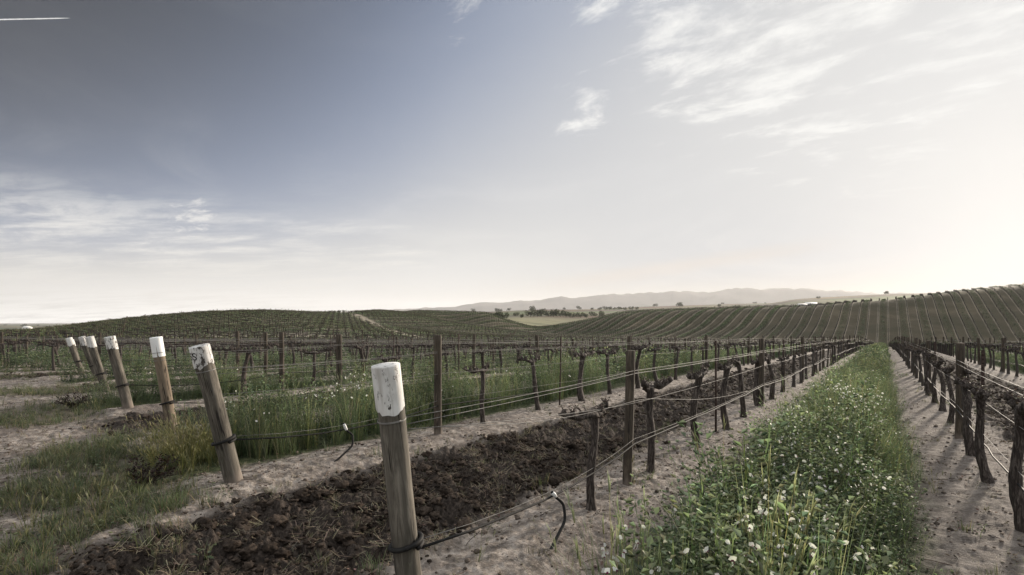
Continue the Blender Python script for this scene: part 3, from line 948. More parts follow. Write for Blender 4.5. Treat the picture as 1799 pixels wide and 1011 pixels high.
def build_clods():
    def ico(sub, seed):
        bm = bmesh.new(); bmesh.ops.create_icosphere(bm, subdivisions=sub, radius=1.0)
        V = np.array([v.co[:] for v in bm.verts]); Fq = np.array([[v.index for v in f.verts] for f in bm.faces]); bm.free()
        n = 1 + .45 * gnoise(V[:, 0] * 1.6 + V[:, 2] * .8, V[:, 1] * 1.6 - V[:, 2] * 1.1, seed) - .5 * np.abs(gnoise(V[:, 0] * 2.9 + V[:, 2], V[:, 1] * 2.9 + V[:, 2] * 2.3, seed + 5)) + .28 * gnoise(V[:, 0] * 6.5 + V[:, 2] * 2, V[:, 1] * 6.5 + V[:, 2] * 5.3, seed + 8)
        V = V * n[:, None]; V[:, 2] *= .72
        return V, Fq, np.ones((len(V), 3))
    big = [ico(3, 100 + i) for i in range(4)]
    midt = [ico(2, 200 + i) for i in range(6)]
    Vs, Fs, Cs = [], [], []; n = 0
    for dens, z0, z1, a, b, tm in ((75, 2.2, 8, .02, .085, big), (850, 2.2, 8, .006, .030, midt), (90, 8, 18, .012, .055, midt), (16, 18, 40, .03, .08, midt)):
        X, Y, Z = view_points(dens, z0, z1)
        k, dr = row_coords(X); f, road = masks(X, Y)
        clump = gnoise(X * 1.3, Y * 1.3, 121)
        s = (np.mod(k, 2) == 1) & (dr + .2 * gnoise(X * 1.7, Y * 1.7, 21) + rng.normal(0, .10, len(X)) > .72) & (f > .4) & (clump > rng.uniform(-.6, .25, len(X)))
        X, Y = X[s], Y[s]; m = len(X)
        if not m: continue
        sc = a + (b - a) * rng.random(m) ** 2.6
        v = rng.uniform(.5, 1.35, m)
        tint = np.stack([.052 * v, .0415 * v, .034 * v], 1)
        V, Fq, C = scatter(tm, rng.integers(0, len(tm), m), np.stack([X, Y, height(X, Y) + sc * .18], 1), rng.uniform(0, 6.283, m), np.stack([sc, sc * rng.uniform(.7, 1.1, m)], 1), tint, rng.normal(0, .25, (m, 2)))
        Vs.append(V); Fs.append(Fq + n); Cs.append(C); n += len(V)
    V = np.concatenate(Vs); Fq = np.concatenate(Fs); C = np.concatenate(Cs)
    print('clod faces', len(Fq))
    tag(obj('soil_clods', mesh_from('soil_clods', V, Fq, M['clod'], False, C)), 'crumbly dark brown clods turned up in the tilled alleys', 'soil', kind='stuff')
    # small crumbs and pebbles on the pale soil
    X1, Y1, Z1 = view_points(420, 2.4, 8); X2, Y2, Z2 = view_points(90, 8, 16)
    X = np.concatenate([X1, X2]); Y = np.concatenate([Y1, Y2])
    k, dr = row_coords(X); f, road = masks(X, Y)
    s = ((dr < .85) | (f < .4)) & (gnoise(X * .9, Y * .9, 131) > rng.uniform(-.5, .5, len(X)))
    X, Y = X[s], Y[s]; m = len(X)
    sc = .0025 + .015 * rng.random(m) ** 5
    v = rng.uniform(.4, 1.3, m)
    V, Fq, C = scatter([ico(1, 300 + i) for i in range(4)], rng.integers(0, 4, m), np.stack([X, Y, height(X, Y) + sc * .3], 1), rng.uniform(0, 6.283, m), sc, np.stack([.21 * v, .175 * v, .15 * v], 1))
    tag(obj('soil_crumbs', mesh_from('soil_crumbs', V, Fq, M['clod'], True, C)), 'small pale crumbs and pebbles on the bare soil under the vines', 'soil', kind='stuff')
    X1, Y1, Z1 = view_points(60, 2.4, 9); X2, Y2, Z2 = view_points(16, 9, 22)
    X = np.concatenate([X1, X2]); Y = np.concatenate([Y1, Y2])
    k, dr = row_coords(X); f, road = masks(X, Y)
    s = ((dr < .95) | (f < .5)) & (gnoise(X * 1.4, Y * 1.4, 133) > rng.uniform(-.25, .7, len(X)))
    X, Y = X[s], Y[s]; m = len(X)
    sc = .007 + .024 * rng.random(m) ** 3
    v = rng.uniform(.35, 1.0, m)
    V, Fq, C = scatter(midt, rng.integers(0, len(midt), m), np.stack([X, Y, height(X, Y) + sc * .25], 1), rng.uniform(0, 6.283, m), sc, np.stack([.19 * v, .162 * v, .14 * v], 1))
    tag(obj('dry_clods', mesh_from('dry_clods', V, Fq, M['clod'], False, C)), 'dry grey-brown clods lying loose on the pale paths and under the vines', 'soil', kind='stuff')
    # straw: dry stalks lying in the tilled soil and on the berms
    g = []
    for _ in range(6):
        q = Geo()
        for _ in range(7):
            a = rv(0, 6.283); L = rv(.03, .11); w = rv(.0018, .0036); x0, y0 = rv(-.05, .05), rv(-.05, .05)
            d = np.array([math.cos(a), math.sin(a)]); s_ = np.array([-d[1], d[0]]) * w * .5
            z0_, z1_ = rv(.0, .02), rv(.0, .05)
            p0 = np.array([x0, y0]); p1 = p0 + d * L
            q.add([(*(p0 - s_), z0_), (*(p0 + s_), z0_), (*(p1 + s_), z1_), (*(p1 - s_), z1_)], [[0, 1, 2, 3]], jit((.23, .195, .14), .35))
        g.append(q.arr())
    tuft = [t_tuft(16, .065, .0028, .03, .8, 3) for _ in range(3)]
    X1, Y1, Z1 = view_points(150, 2.2, 9); X2, Y2, Z2 = view_points(40, 9, 24)
    X = np.concatenate([X1, X2]); Y = np.concatenate([Y1, Y2])
    k, dr = row_coords(X); f, road = masks(X, Y)
    cl = gnoise(X * 1.9, Y * 1.9, 141)
    s = (((np.mod(k, 2) == 1) & (dr > .55) & (f > .3)) & (cl > rng.uniform(-.45, .45, len(X)))) | ((f < .5) & (rng.random(len(X)) < .14)) | ((dr < .8) & (rng.random(len(X)) < .16 * (gnoise(X * 1.2, Y * 1.2, 145) > -.1)))
    X, Y = X[s], Y[s]; m = len(X)
    w = np.where(rng.random(m) < .82, rng.integers(0, 6, m), 6 + rng.integers(0, 3, m))
    v = rng.uniform(.45, 1.3, m)
    V, Fq, C = scatter(g + tuft, w, np.stack([X, Y, height(X, Y) + .008], 1), rng.uniform(0, 6.283, m), rng.uniform(.6, 1.4, m), np.stack([v, v, v], 1))
    tag(obj('straw_litter', mesh_from('straw_litter', V, Fq, M['straw'], False, C)), 'dry straw stalks lying in the tilled soil', 'straw', kind='stuff')


def build_prunings():
    tm = []
    for _ in range(8):
        g = Geo(); n = 6; L = rv(.06, .28); a = rv(0, 6.28)
        pts = [(math.cos(a) * L * (i / 5 - .5) + rv(-.008, .008), math.sin(a) * L * (i / 5 - .5) + rv(-.008, .008), .006 + rv(0, .012)) for i in range(n)]
        tube(g, pts, np.linspace(rv(.003, .006), .002, n), 5, C=jit((.085, .062, .05), .3)); tm.append(g.arr())
    for _ in range(5):
        g = Geo()
        for _ in range(3): leaflet(g, (rv(-.06, .06), rv(-.06, .06), rv(.004, .015)), (rv(-1, 1), rv(-1, 1), rv(0, .5)), (rv(-.5, .5), 0, 1), rv(.02, .05), rv(.012, .03), jit((.13, .095, .065), .4))
        tm.append(g.arr())
    X1, Y1, Z1 = view_points(30, 2.4, 9); X2, Y2, Z2 = view_points(9, 9, 20)
    X = np.concatenate([X1, X2]); Y = np.concatenate([Y1, Y2])
    k, dr = row_coords(X); f, road = masks(X, Y)
    s = ((dr < .95) | (f < .4)) & (gnoise(X * 1.1, Y * 1.1, 151) > rng.uniform(-.5, .6, len(X)))
    X, Y = X[s], Y[s]; m = len(X); v = rng.uniform(.5, 1.4, m)
    V, Fq, C = scatter(tm, rng.integers(0, len(tm), m), np.stack([X, Y, height(X, Y)], 1), rng.uniform(0, 6.283, m), rng.uniform(.6, 1.3, m), np.stack([v, v, v], 1), rng.normal(0, .1, (m, 2)))
    tag(obj('prunings', mesh_from('prunings', V, Fq, M['straw'], False, C)), 'short dark prunings and dead leaves lying on the bare soil', 'prunings', kind='stuff')


build_clods()
build_prunings()

# ------------------------------------------------------------------ vines
def vine_parts(seed, thick=1.0, segs=26, sides=14):
    random.seed(seed); r_ = np.random.default_rng(seed)
    H = rv(.97, 1.08)
    n = segs
    t = np.linspace(0, 1, n)
    lx, ly = rv(-.08, .08), rv(-.17, .17)
    bx, by = rv(-.07, .07), rv(-.10, .10)
    P = np.stack([lx * t + bx * np.sin(t * math.pi) + .008 * np.sin(t * 9 + seed), ly * t + by * np.sin(t * math.pi * 1.1) + .01 * np.sin(t * 8 + seed * 2), -.08 + (H + .08) * t], 1)
    R0 = rv(.036, .051) * thick
    rr = R0 * (1.18 - .42 * t + .55 * np.exp(-(t / .1) ** 2) + .28 * np.exp(-((t - 1) / .12) ** 2))
    for _ in range(4):
        c = rv(.1, .95); rr = rr * (1 + rv(.08, .22) * np.exp(-((t - c) / .05) ** 2))
    ph = rv(0, 6.28); tw = rv(2.0, 5.0) * random.choice((-1, 1))

    def bark(a, s):
        return 1 + .10 * np.sin(3 * a + tw * s + ph) + .09 * np.sin(7 * a + 2 * tw * s) + .05 * np.sin(11 * a - tw * s * 1.5) + r_.normal(0, .035, len(a))
    gt = Geo(); tube(gt, P, rr, sides, bark=bark)
    top = P[-1]
    arms = []
    for sgn in (1, -1):
        ga = Geo(); gs = Geo()
        L = rv(.26, .66)
        m = 11; q = np.linspace(0, 1, m)
        rise = rv(.02, .10)
        A = np.stack([top[0] + .025 * np.sin(q * 5 + seed) + rv(-.05, .05) * q, top[1] + sgn * L * q, top[2] - .03 + rise * q + .02 * np.sin(q * 7 + seed)], 1)
        ra = R0 * (.78 - .38 * q) * (1 + .22 * np.sin(q * 17 + seed))
        tube(ga, A, ra, 9, bark=lambda a, s: 1 + .16 * np.sin(3 * a + 8 * s) + r_.normal(0, .08, len(a)))
        for c in range(random.choice((4, 5, 6))):                       # knobs with short pruned spurs
            f = rv(.25, 1.0); p = A[int(f * (m - 1))]
            kn = np.array([p + np.array([rv(-.02, .02), rv(-.02, .02), d]) for d in (0.0, .025, .05, .062)])
            tube(ga, kn, [.026 * thick, .034 * thick, .026 * thick, .008], 7, bark=lambda a, s: 1 + r_.normal(0, .12, len(a)))
            for _ in range(random.choice((1, 2, 2, 3))):
                d = np.array([rv(-1, 1), rv(-1, 1), .8]); d /= np.linalg.norm(d); l = rv(.025, .085)
                k0 = kn[2]
                pts = np.array([k0, k0 + d * l * .5 + np.array([rv(-.01, .01), rv(-.01, .01), 0]), k0 + d * l])
                tube(gs, pts, [.0085, .0065, .0045], 5, C=(.07, .05, .042))
                for _ in range(3):                                       # swelling buds, first reddish leaves
                    dd = np.array([rv(-1, 1), rv(-1, 1), rv(-.2, 1)])
                    leaflet(gs, pts[-1] + dd * .006, dd, (0.1, .1, 1), rv(.012, .034), rv(.012, .024), jit((.085, .062, .05), .4) if random.random() < .75 else jit((.16, .15, .11), .3))
        arms.append((ga, gs))
    return gt, arms


def make_vine(seed, thick=1.0):
    gt, arms = vine_parts(seed, thick)
    out = []
    for a, s in arms:                              # the short spurs grow out of the arm: one mesh, two materials
        V, Fq, C = a.arr(); V2, F2, C2 = s.arr()
        me = mesh_from('arm', np.vstack([V, V2]), np.vstack([Fq, F2 + len(V)]), M['bark'], True, np.vstack([C, C2]))
        me.materials.append(M['bud'])
        me.polygons.foreach_set('material_index', np.concatenate([np.zeros(len(Fq), np.int32), np.ones(len(F2), np.int32)]))
        out.append(me)
    return gt.mesh('trunk', M['bark'], True), out


def make_vine_single(seed, thick=1.0, far=False):
    gt, arms = vine_parts(seed, thick, 9, 7) if not far else vine_parts(seed, thick, 6, 5)
    g = Geo()
    V, Fq, C = gt.arr(); g.add(V, Fq, np.full((len(V), 3), .05) * np.array([1.1, .92, .8]))
    for a, s in arms:
        V, Fq, C = a.arr(); g.add(V, Fq, np.full((len(V), 3), .044) * np.array([1.1, .9, .8]))
        V, Fq, C = s.arr(); g.add(V, Fq, C * np.array([1.0, 1.0, .9]))
    return g


def t_vine_far(seed, shoots=9, dark=1.0):
    random.seed(seed)
    g = Geo()
    tube(g, [(0, 0, -.1), (rv(-.04, .04), rv(-.05, .05), .45), (0, 0, .92)], [.075, .055, .07], 4, C=(.036, .030, .026), cap=False)
    y = -.6
    pts = [(rv(-.04, .04), y + i * .3, .92 + rv(-.03, .06)) for i in range(5)]
    tube(g, pts, [.03, .055, .07, .055, .03], 4, C=(.032, .027, .023), cap=False)
    for _ in range(shoots):
        p = np.array([rv(-.10, .10), rv(-.75, .75), .90 + rv(-.1, .06)]); l = rv(.08, .26)
        d = np.array([rv(-.05, .05), rv(-.05, .05), l])
        s = np.array([rv(-.02, .02), .025, 0])
        g.add([p - s, p + s, p + d + s * .4, p + d - s * .4], [[0, 1, 2, 3]], jit((.092, .102, .050), .3))
    return g.arr()


VINES = [make_vine(500 + i * 7) for i in range(6)]
VINES_THICK = [make_vine(700 + i * 11, 1.02) for i in range(4)]
VINES_S = [make_vine_single(500 + i * 7).mesh('vine', M['leaf'], False, True) for i in range(6)]
M['vine_far'] = mat_leaf('distant_vine_bark', 0.0, .9)
for me in VINES_S: me.materials[0] = M['vine_far']
random.seed(23)

ORD = ['first', 'second', 'third', 'fourth', 'fifth', 'sixth', 'seventh', 'eighth', 'ninth', 'tenth', 'eleventh', 'twelfth', 'thirteenth', 'fourteenth', 'fifteenth']


def row_phrase(k):
    """k: 0 = row of the nearest end post, -1 the next to the left ..., 1 first row on the other side of the green strip"""
    if k == 0: return 'row of the nearest white-topped end post'
    if k < 0 and k >= -7: return f'row of the {ORD[-k]} white-topped end post'
    if k == 1: return 'first row right of the flowering strip'
    if k in (2, 3): return f'{ORD[k - 1]} row right of the flowering strip'
    return None


def row_of_far(k):
    return 'rows past the last white-topped end post' if k < 0 else 'rows past the third right of the flowering strip'


VY = 1.65
ROWS = range(-110, 70)
LINEP_Y = {0: 5.35, 1: 11.0, -1: 5.68, -2: 6.2, -3: 6.9, -4: 8.2, -5: 9.0}      # first line post of a row
VINE_Y = {0: 4.45, 1: 6.25, -1: 6.9, -2: 7.4, -3: 6.1}


def row_sites(k, y0, step, y1=330.):
    X = XA + k * S
    ys = np.arange(y0, y1, step)
    return np.full(len(ys), X), ys


def in_view(X, Y, margin=120, zmax=320):
    xc, Z = view_of(X, Y)
    px = CX + FX * xc / np.maximum(Z, .01)
    return (Z > 2.2) & (px > -margin) & (px < 1799 + margin) & (Z < zmax), Z, px


def collect(first, step, jitter, extra=0.0):
    out = []
    for k in ROWS:
        X0 = XA + k * S
        sy = float(start_y(np.array([X0]))[0]) if k <= 0 else -3.0
        y0 = first.get(k, None)
        if y0 is None:
            y0 = sy + 2.2 + (k * 1.37 % step)
        X, Y = row_sites(k, y0 + extra, step)
        ok, Z, px = in_view(X, Y)
        f, road = masks(X, Y)
        ok &= (f > .6)
        if k > 0: ok &= (Z > 4.0)
        for x, y, z, p in zip(X[ok], Y[ok], Z[ok], px[ok]):
            out.append((z, k, x, y, p))
    out.sort()
    return out


vs = collect(VINE_Y, VY, 0)
near_v, far_v = vs[:300], vs[300:]
counts = {}
for z, k, x, y, p in sorted(near_v, key=lambda a: (a[1], a[3])):
    i = counts.get(k, 0); counts[k] = i + 1
    x2 = x + random.gauss(0, .03); y2 = y + random.gauss(0, .07)
    gz = hz(x2, y2)
    ph = row_phrase(k)
    kind = random.choice(('gnarled', 'twisted', 'knobbly', 'dark'))
    if ph and i < 12 and z < 32:
        lab, grp = f'{kind} bare grapevine, {ORD[i]} along the {ph}', 'bare grapevines in the trellis rows'
    elif ph:
        lab, grp = f'small far bare grapevine in the {ph}', f'farther bare grapevines in the {ph}'
    else:
        lab, grp = f'small bare grapevine in the {row_of_far(k)}', f'farther bare grapevines in the {row_of_far(k)}'
    rz = random.choice((0, math.pi)) + random.gauss(0, .12); s = rv(.9, 1.08)
    if z < 15:
        tr, arms = random.choice(VINES_THICK if (k == 1 or random.random() < .12) else VINES)
        t = thing('grapevine', lab, 'grapevine', (x2, y2, gz), grp, (random.gauss(0, .03), random.gauss(0, .05), rz))
        t.scale = (s, s, s)
        obj('trunk', tr, t)
        for a in arms: obj('arm', a, t)
    else:
        o = obj('grapevine', random.choice(VINES_S), None, (x2, y2, gz), (random.gauss(0, .03), random.gauss(0, .05), rz))
        o.scale = (s, s, s); tag(o, lab, 'grapevine', grp)


def build_far_vines():
    tm = [t_vine_far(900 + i) for i in range(8)] + [t_vine_far(950 + i, 26) for i in range(8)]
    a = np.array([(x, y, z) for z, k, x, y, p in far_v]); n = len(a)
    gz = height(a[:, 0], a[:, 1])
    v = rng.uniform(.7, 1.3, n)
    V, Fq, C = scatter(tm, rng.integers(0, 8, n) + np.where((a[:, 2] > 78) & (a[:, 0] < -38), 8, 0), np.stack([a[:, 0], a[:, 1], gz], 1), rng.integers(0, 2, n) * math.pi + rng.normal(0, .1, n), rng.uniform(.92, 1.14, n), np.stack([v, v, v], 1))
    tag(obj('distant_grapevines', mesh_from('distant_grapevines', V, Fq, M['vine_far'], False, C)), 'masses of small bare vines in the far rows and on the hills', 'grapevines', kind='stuff')
    print('far vines', n)


build_far_vines()

# ------------------------------------------------------------------ posts
def rough_post(H, r0, r1, below=.3, sides=20, rings=16, seed=0):
    g = Geo(); r_ = np.random.default_rng(seed)
    z = np.concatenate([np.linspace(-below, H - .008, rings), [H]])
    rr = np.interp(z, [-below, H], [r0, r1]); rr[-1] -= .004
    P = np.stack([.004 * np.sin(z * 3 + seed), .004 * np.cos(z * 2.3 + seed), z], 1)
    ph = r_.uniform(0, 6, 4)
    tube(g, P, rr, sides, bark=lambda a, s: 1 + .03 * np.sin(2 * a + ph[0] + s) + .012 * np.sin(5 * a + ph[1] + 2 * s) + .008 * np.sin(9 * a + ph[2] + 5 * s) + r_.normal(0, .007, len(a)))
    return g


def sleeve(H, r, hb, sides=28, wob=.004, seed=0):
    """paint coat on the post's head: wall, rounded shoulder and top"""
    r_ = np.random.default_rng(seed)
    a = np.arange(sides) * 2 * math.pi / sides
    e = H - hb + wob * np.sin(a * 2 + seed) + r_.normal(0, wob * .5, sides)
    rings = [np.stack([r * np.cos(a), r * np.sin(a), e], 1)]
    for z_, q in ((H - hb * .5, 1.0), (H - .006, 1.0), (H + .001, .985), (H + .0025, .5)):
        rings.append(np.stack([r * q * np.cos(a), r * q * np.sin(a), np.full(sides, z_)], 1))
    rings.append(np.stack([r * .02 * np.cos(a), r * .02 * np.sin(a), np.full(sides, H + .003)], 1))
    V = np.concatenate(rings); n = len(rings)
    i = np.arange(n - 1)[:, None] * sides; j = np.arange(sides)[None]; j2 = (j + 1) % sides
    g = Geo(); g.add(V, np.stack([i + j, i + j2, i + sides + j2, i + sides + j], -1).reshape(-1, 4))
    return g


def wrap(r, z, turns, wr, tiltz=.0):
    g = Geo()
    a = np.linspace(0, turns * 2 * math.pi, int(turns * 28))
    P = np.stack([(r + wr) * np.cos(a), (r + wr) * np.sin(a), z + wr * 2.1 * a / 6.283 + tiltz * np.cos(a)], 1)
    tube(g, P, wr, 6)
    return g


def letters(text, size, r, z, az):
    cu = bpy.data.curves.new('lettering', 'FONT'); cu.body = text; cu.size = size; cu.align_x = 'CENTER'; cu.offset = 0.0012
    to = bpy.data.objects.new('lettering_source', cu); COL.objects.link(to)
    dg = bpy.context.evaluated_depsgraph_get()
    me = bpy.data.meshes.new_from_object(to.evaluated_get(dg))
    bpy.data.objects.remove(to); me.name = 'lettering'
    bm = bmesh.new(); bm.from_mesh(me)
    bmesh.ops.triangulate(bm, faces=bm.faces[:])
    bmesh.ops.subdivide_edges(bm, edges=bm.edges[:], cuts=2)
    for v in bm.verts:
        a = az + v.co.x / r
        v.co = Vector(((r + .0012) * math.cos(a), (r + .0012) * math.sin(a), z + v.co.y))
    bm.to_mesh(me); bm.free()
    me.materials.clear(); me.materials.append(M['ink'])
    return me


def drop_to_z(d): return CAMZ - d


# base px, depth, lean, head drop below eye level, diameter, white head height
ENDP = [
    (0, 728, 3.06, .218, .236, .160, .262, 'paint', 'wood', 'nearest and largest end post, grey wood with cracked white painted head'),
    (-1, 412, 5.39, .343, .227, .186, .20, 'paint_worn', 'wood', 'thick leaning end post with lettering on its peeling white head'),
    (-2, 303, 7.81, .22, .212, .162, .29, 'sleeve', 'wood_warm', 'tan end post with a clean white sleeve on its head'),
    (-3, 225, 10.08, .297, .262, .182, .24, 'paint_worn', 'wood', 'leaning end post with black marks on its white head, between tan post and overlapping pair'),
    (-4, 187, 12.45, .33, .325, .172, .25, 'paint', 'wood', 'slim leaning end post, the front one of the overlapping pair'),
    (-5, 174, 14.97, .40, .39, .168, .25, 'paint_worn', 'wood', 'leaning end post half hidden behind another, seventh from the far end'),
    (-6, 145, 17.24, .36, .49, .18, .25, 'paint', 'wood', 'farthest clearly seen leaning end post, at the outer end of the line'),
    (-7, 143, 19.3, .30, .62, .16, .25, 'paint', 'wood', 'end post mostly hidden behind the outermost leaning one'),
]
ENDP[5] = ENDP[5][:-1] + ('leaning end post half hidden at the back of the overlapping pair',)
END_INFO = {}
for (k, px, Z, L, dtop, dia, hb, paint, wood, lab) in ENDP:
    x, y = ground_xy(px, Z)
    gz = hz(x, y) - .01
    H = (drop_to_z(dtop) - gz); ln = math.atan2(L, H); Hs = H / math.cos(ln)
    t = thing('end_post', lab, 'post', (x, y, gz), 'white-topped wooden end posts of the vine rows', (ln, 0, 0))
    r = dia * .475
    obj('wooden_post', rough_post(Hs, r * 1.03, r * .985, .35, 24, 20, seed=abs(k) + 3).mesh('wooden_post', M[wood], True), t)
    top = obj('white_head', sleeve(Hs, r * 1.035 + .002, hb, wob=.015 if paint != 'sleeve' else .001, seed=abs(k)).mesh('white_head', M[paint], True), t)
    hw = .44 / math.cos(ln)
    obj('tie', wrap(r * 1.03, hw, 1.25, .0145 if k > -2 else .013, .014).mesh('tie', M['hose'], True), t)
    if k > -3:
        obj('wire_tie', wrap(r * 1.02, Hs - hb - .06, 3, .0016).mesh('wire_tie', M['wire'], True), t)
    if k == -1:
        me = letters('5S', .105, r * 1.035 + .002, Hs - hb * .62, rad(-80))
        obj('lettering', me, top)
    if k == -2:
        obj('strap', wrap(r * 1.04 + .002, Hs - hb * .8, 1.0, .003).mesh('strap', M['ink'], True), t)
    END_INFO[k] = (x, y, gz, ln, r)

LP = [rough_post(1.60, .056, .053, .3, 14, 12, seed=60 + i).mesh('line_post', M['wood_line'], True) for i in range(4)]


def stake_mesh():
    """steel T stake with studs"""
    g = Geo(); H = 1.58
    for (x0, x1, y0, y1) in ((-.017, .017, -.003, .003), (-.003, .003, .003, .026)):
        V = [(x0, y0, -.2), (x1, y0, -.2), (x1, y1, -.2), (x0, y1, -.2), (x0, y0, H), (x1, y0, H), (x1, y1, H), (x0, y1, H)]
        g.add(V, [[0, 3, 2, 1], [4, 5, 6, 7], [0, 1, 5, 4], [1, 2, 6, 5], [2, 3, 7, 6], [3, 0, 4, 7]])
    for z in np.arange(.08, H, .055):
        V = [(x, y, z + dz) for dz in (0, .016) for x, y in ((-.009, -.011), (.009, -.011), (.007, -.0031), (-.007, -.0031))]
        g.add(V, [[0, 3, 2, 1], [4, 5, 6, 7], [0, 1, 5, 4], [1, 2, 6, 5], [2, 3, 7, 6], [3, 0, 4, 7]])
    return g


STK = stake_mesh().mesh('metal_stake', M['rust'])
PS = 7.3


def place_supports(sites, meshes, name, cat, noun, adj, limit):
    cnt = {}
    for z, k, x, y, p in sorted(sites[:limit], key=lambda a: (a[1], a[3])):
        i = cnt.get(k, 0); cnt[k] = i + 1
        x2, y2 = x + random.gauss(0, .015), y + random.gauss(0, .05)
        ph = row_phrase(k)
        if ph and i < 4 and z < 40:
            lab, grp = f'{adj} {noun}, {ORD[i]} along the {ph}', f'{noun}s along the vine rows'
        elif ph:
            lab, grp = f'farther {adj.split()[0]} {noun} in the {ph}', f'farther {noun}s in the {ph}'
        else:
            lab, grp = f'small {noun} in the {row_of_far(k)}', f'farther {noun}s in the {row_of_far(k)}'
        o = obj(name, random.choice(meshes), None, (x2, y2, hz(x2, y2) - .02), (random.gauss(0, .012), random.gauss(0, .012), rv(0, 6.28) if name == 'line_post' else random.gauss(0, .2)))
        o.scale = (rv(.92, 1.08),) * 2 + (rv(.97, 1.03) * (.93 if k < 0 else .96),)
        tag(o, lab, cat, grp)


ps = collect(LINEP_Y, PS, 0)
ss = collect({a: b + PS / 2 for a, b in LINEP_Y.items()} | {1: 8.75}, PS, 0)
place_supports(ps, LP, 'line_post', 'post', 'wooden line post', 'dark weathered', 300)
place_supports(ss, [STK], 'metal_stake', 'stake', 'steel stake', 'thin rusty', 300)


def build_far_posts():
    g = Geo(); tube(g, [(0, 0, -.2), (0, 0, .8), (0, 0, 1.6)], [.055, .055, .05], 5, C=(.085, .068, .05))
    g2 = Geo(); tube(g2, [(0, 0, -.2), (0, 0, .8), (0, 0, 1.56)], [.022, .022, .022], 4, C=(.04, .028, .022))
    for name, sites, geo, lab in (('distant_line_posts', ps[300:], g, 'tiny wooden posts standing in the far vine rows'), ('distant_stakes', ss[300:], g2, 'tiny steel stakes standing in the far vine rows')):
        a = np.array([(x, y) for z, k, x, y, p in sites]); n = len(a)
        V, Fq, C = scatter([geo.arr()], np.zeros(n, int), np.stack([a[:, 0], a[:, 1], height(a[:, 0], a[:, 1])], 1), np.zeros(n), rng.uniform(.80, .95, n), np.ones((n, 3)), rng.normal(0, .015, (n, 2)))
        tag(obj(name, mesh_from(name, V, Fq, M['vine_far'], False, C)), lab, 'posts', kind='stuff')


build_far_posts()

# ------------------------------------------------------------------ wires and hoses
def span(k, y0, y1, h, sag, wander, seed, pins=PS / 2, start=None):
    """points of a wire hung from post to post along a row"""
    X = XA + k * S
    p0 = LINEP_Y.get(k, 6.0)
    ys = [y0]
    yy = p0 - PS
    stops = []
    while yy < y1:
        if yy > y0 + .3: stops.append(yy)
        yy += PS
    stops = [y0] + stops + [y1]
    r_ = np.random.default_rng(seed + (k + 60) * 13)
    pts = []
    hp = [h + r_.normal(0, wander) for _ in stops]
    zz = [hz(X, s) for s in stops]
    if start is not None: zz[0] = start[2] - hp[0]
    for i in range(len(stops) - 1):
        m = max(3, int((stops[i + 1] - stops[i]) / (.45 if stops[i] < 30 else 1.8)))
        sg = sag * r_.uniform(.5, 1.4)
        if i == 0 and start is not None and h < .6: sg = .11
        for t in np.linspace(0, 1, m, endpoint=False):
            yv = stops[i] + (stops[i + 1] - stops[i]) * t
            zv = (zz[i] + hp[i]) * (1 - t) + (zz[i + 1] + hp[i + 1]) * t - sg * 4 * t * (1 - t) + (r_.normal(0, .004) if sag > .04 else 0)
            side = .05 if k != 1 else -.05
            xv = X + side + (r_.normal(0, .004) if sag > .04 else 0)
            if start is not None and i == 0: xv = start[0] * (1 - t) + xv * t; yv = start[1] * (1 - t) + stops[1] * t
            pts.append((xv, yv, zv))
    return pts


def end_anchor(k, frac):
    """where a wire meets its leaning end post at a height"""
    x, y, gz, ln, r = END_INFO[k]
    return (x + r * .55, y - math.tan(ln) * frac + r * .9, gz + frac)


WIRES = [('drip_hose', .47, .05, .02, .0085, 'hose', 'black drip hose', 'hose'), ('drip_hose_wire', .50, .035, .02, .0022, 'wire', 'thin wire over the hose', 'wire'),
         ('trellis_wire', 1.22, .015, .02, .0026, 'wire', 'lower of the paired wires', 'wire'), ('trellis_wire', 1.27, .02, .02, .0026, 'wire', 'upper of the paired wires', 'wire'),
         ('trellis_wire', .93, .02, .015, .0024, 'wire', 'middle wire at vine heads', 'wire')]
for k in range(-12, 9):
    X0 = XA + k * S
    y0 = float(start_y(np.array([X0]))[0]) if k <= 0 else 1.0
    ph = row_phrase(k)
    for wi, (nm, h, sag, wan, r, mt, desc, cat) in enumerate(WIRES):
        if wi == 1 and k < -2: continue
        st = end_anchor(k, {0: .46, 1: .50, 2: 1.16, 3: 1.21, 4: .95}[wi] if k != 0 else {0: .42, 1: .47, 2: 1.17, 3: 1.21, 4: 1.14}[wi]) if k in END_INFO else None
        pts = span(k, st[1] if st else y0, 175 if k > -3 else 110 if k > -7 else 80, h, sag, wan, 40 + wi, start=st)
        g = Geo(); tube(g, pts, r, 6 if r > .005 else 5)
        o = obj(nm, g.mesh(nm, M[mt], True))
        if ph: tag(o, f'{desc} of the {ph}', cat, f'wires and hoses of the {ph}')
        else: tag(o, f'{desc} in the {row_of_far(k)}', cat, f'{desc}s in the {row_of_far(k)}')


def build_hill_wires():
    g = Geo()
    for k in range(-34, 40):
        X0 = XA + k * S
        ys = np.arange(60, 320, 5.0)
        ok, Z, px = in_view(np.full(len(ys), X0), ys, 60, 275)
        f, road = masks(np.full(len(ys), X0), ys)
        ok &= (Z > 105) & (f > .6)
        if ok.sum() < 4: continue
        ys = ys[ok]
        if ys[-1] - ys[0] > 5 * len(ys): continue
        z = height(np.full(len(ys), X0), ys)
        for h in (.5, 1.25):
            tube(g, np.stack([np.full(len(ys), X0), ys, z + h], 1), .006, 4, cap=False)
    tag(obj('distant_trellis_wires', g.mesh('distant_trellis_wires', M['wire'], True)), 'fine trellis wires strung along the rows on the far hills', 'wires', kind='stuff')


build_hill_wires()

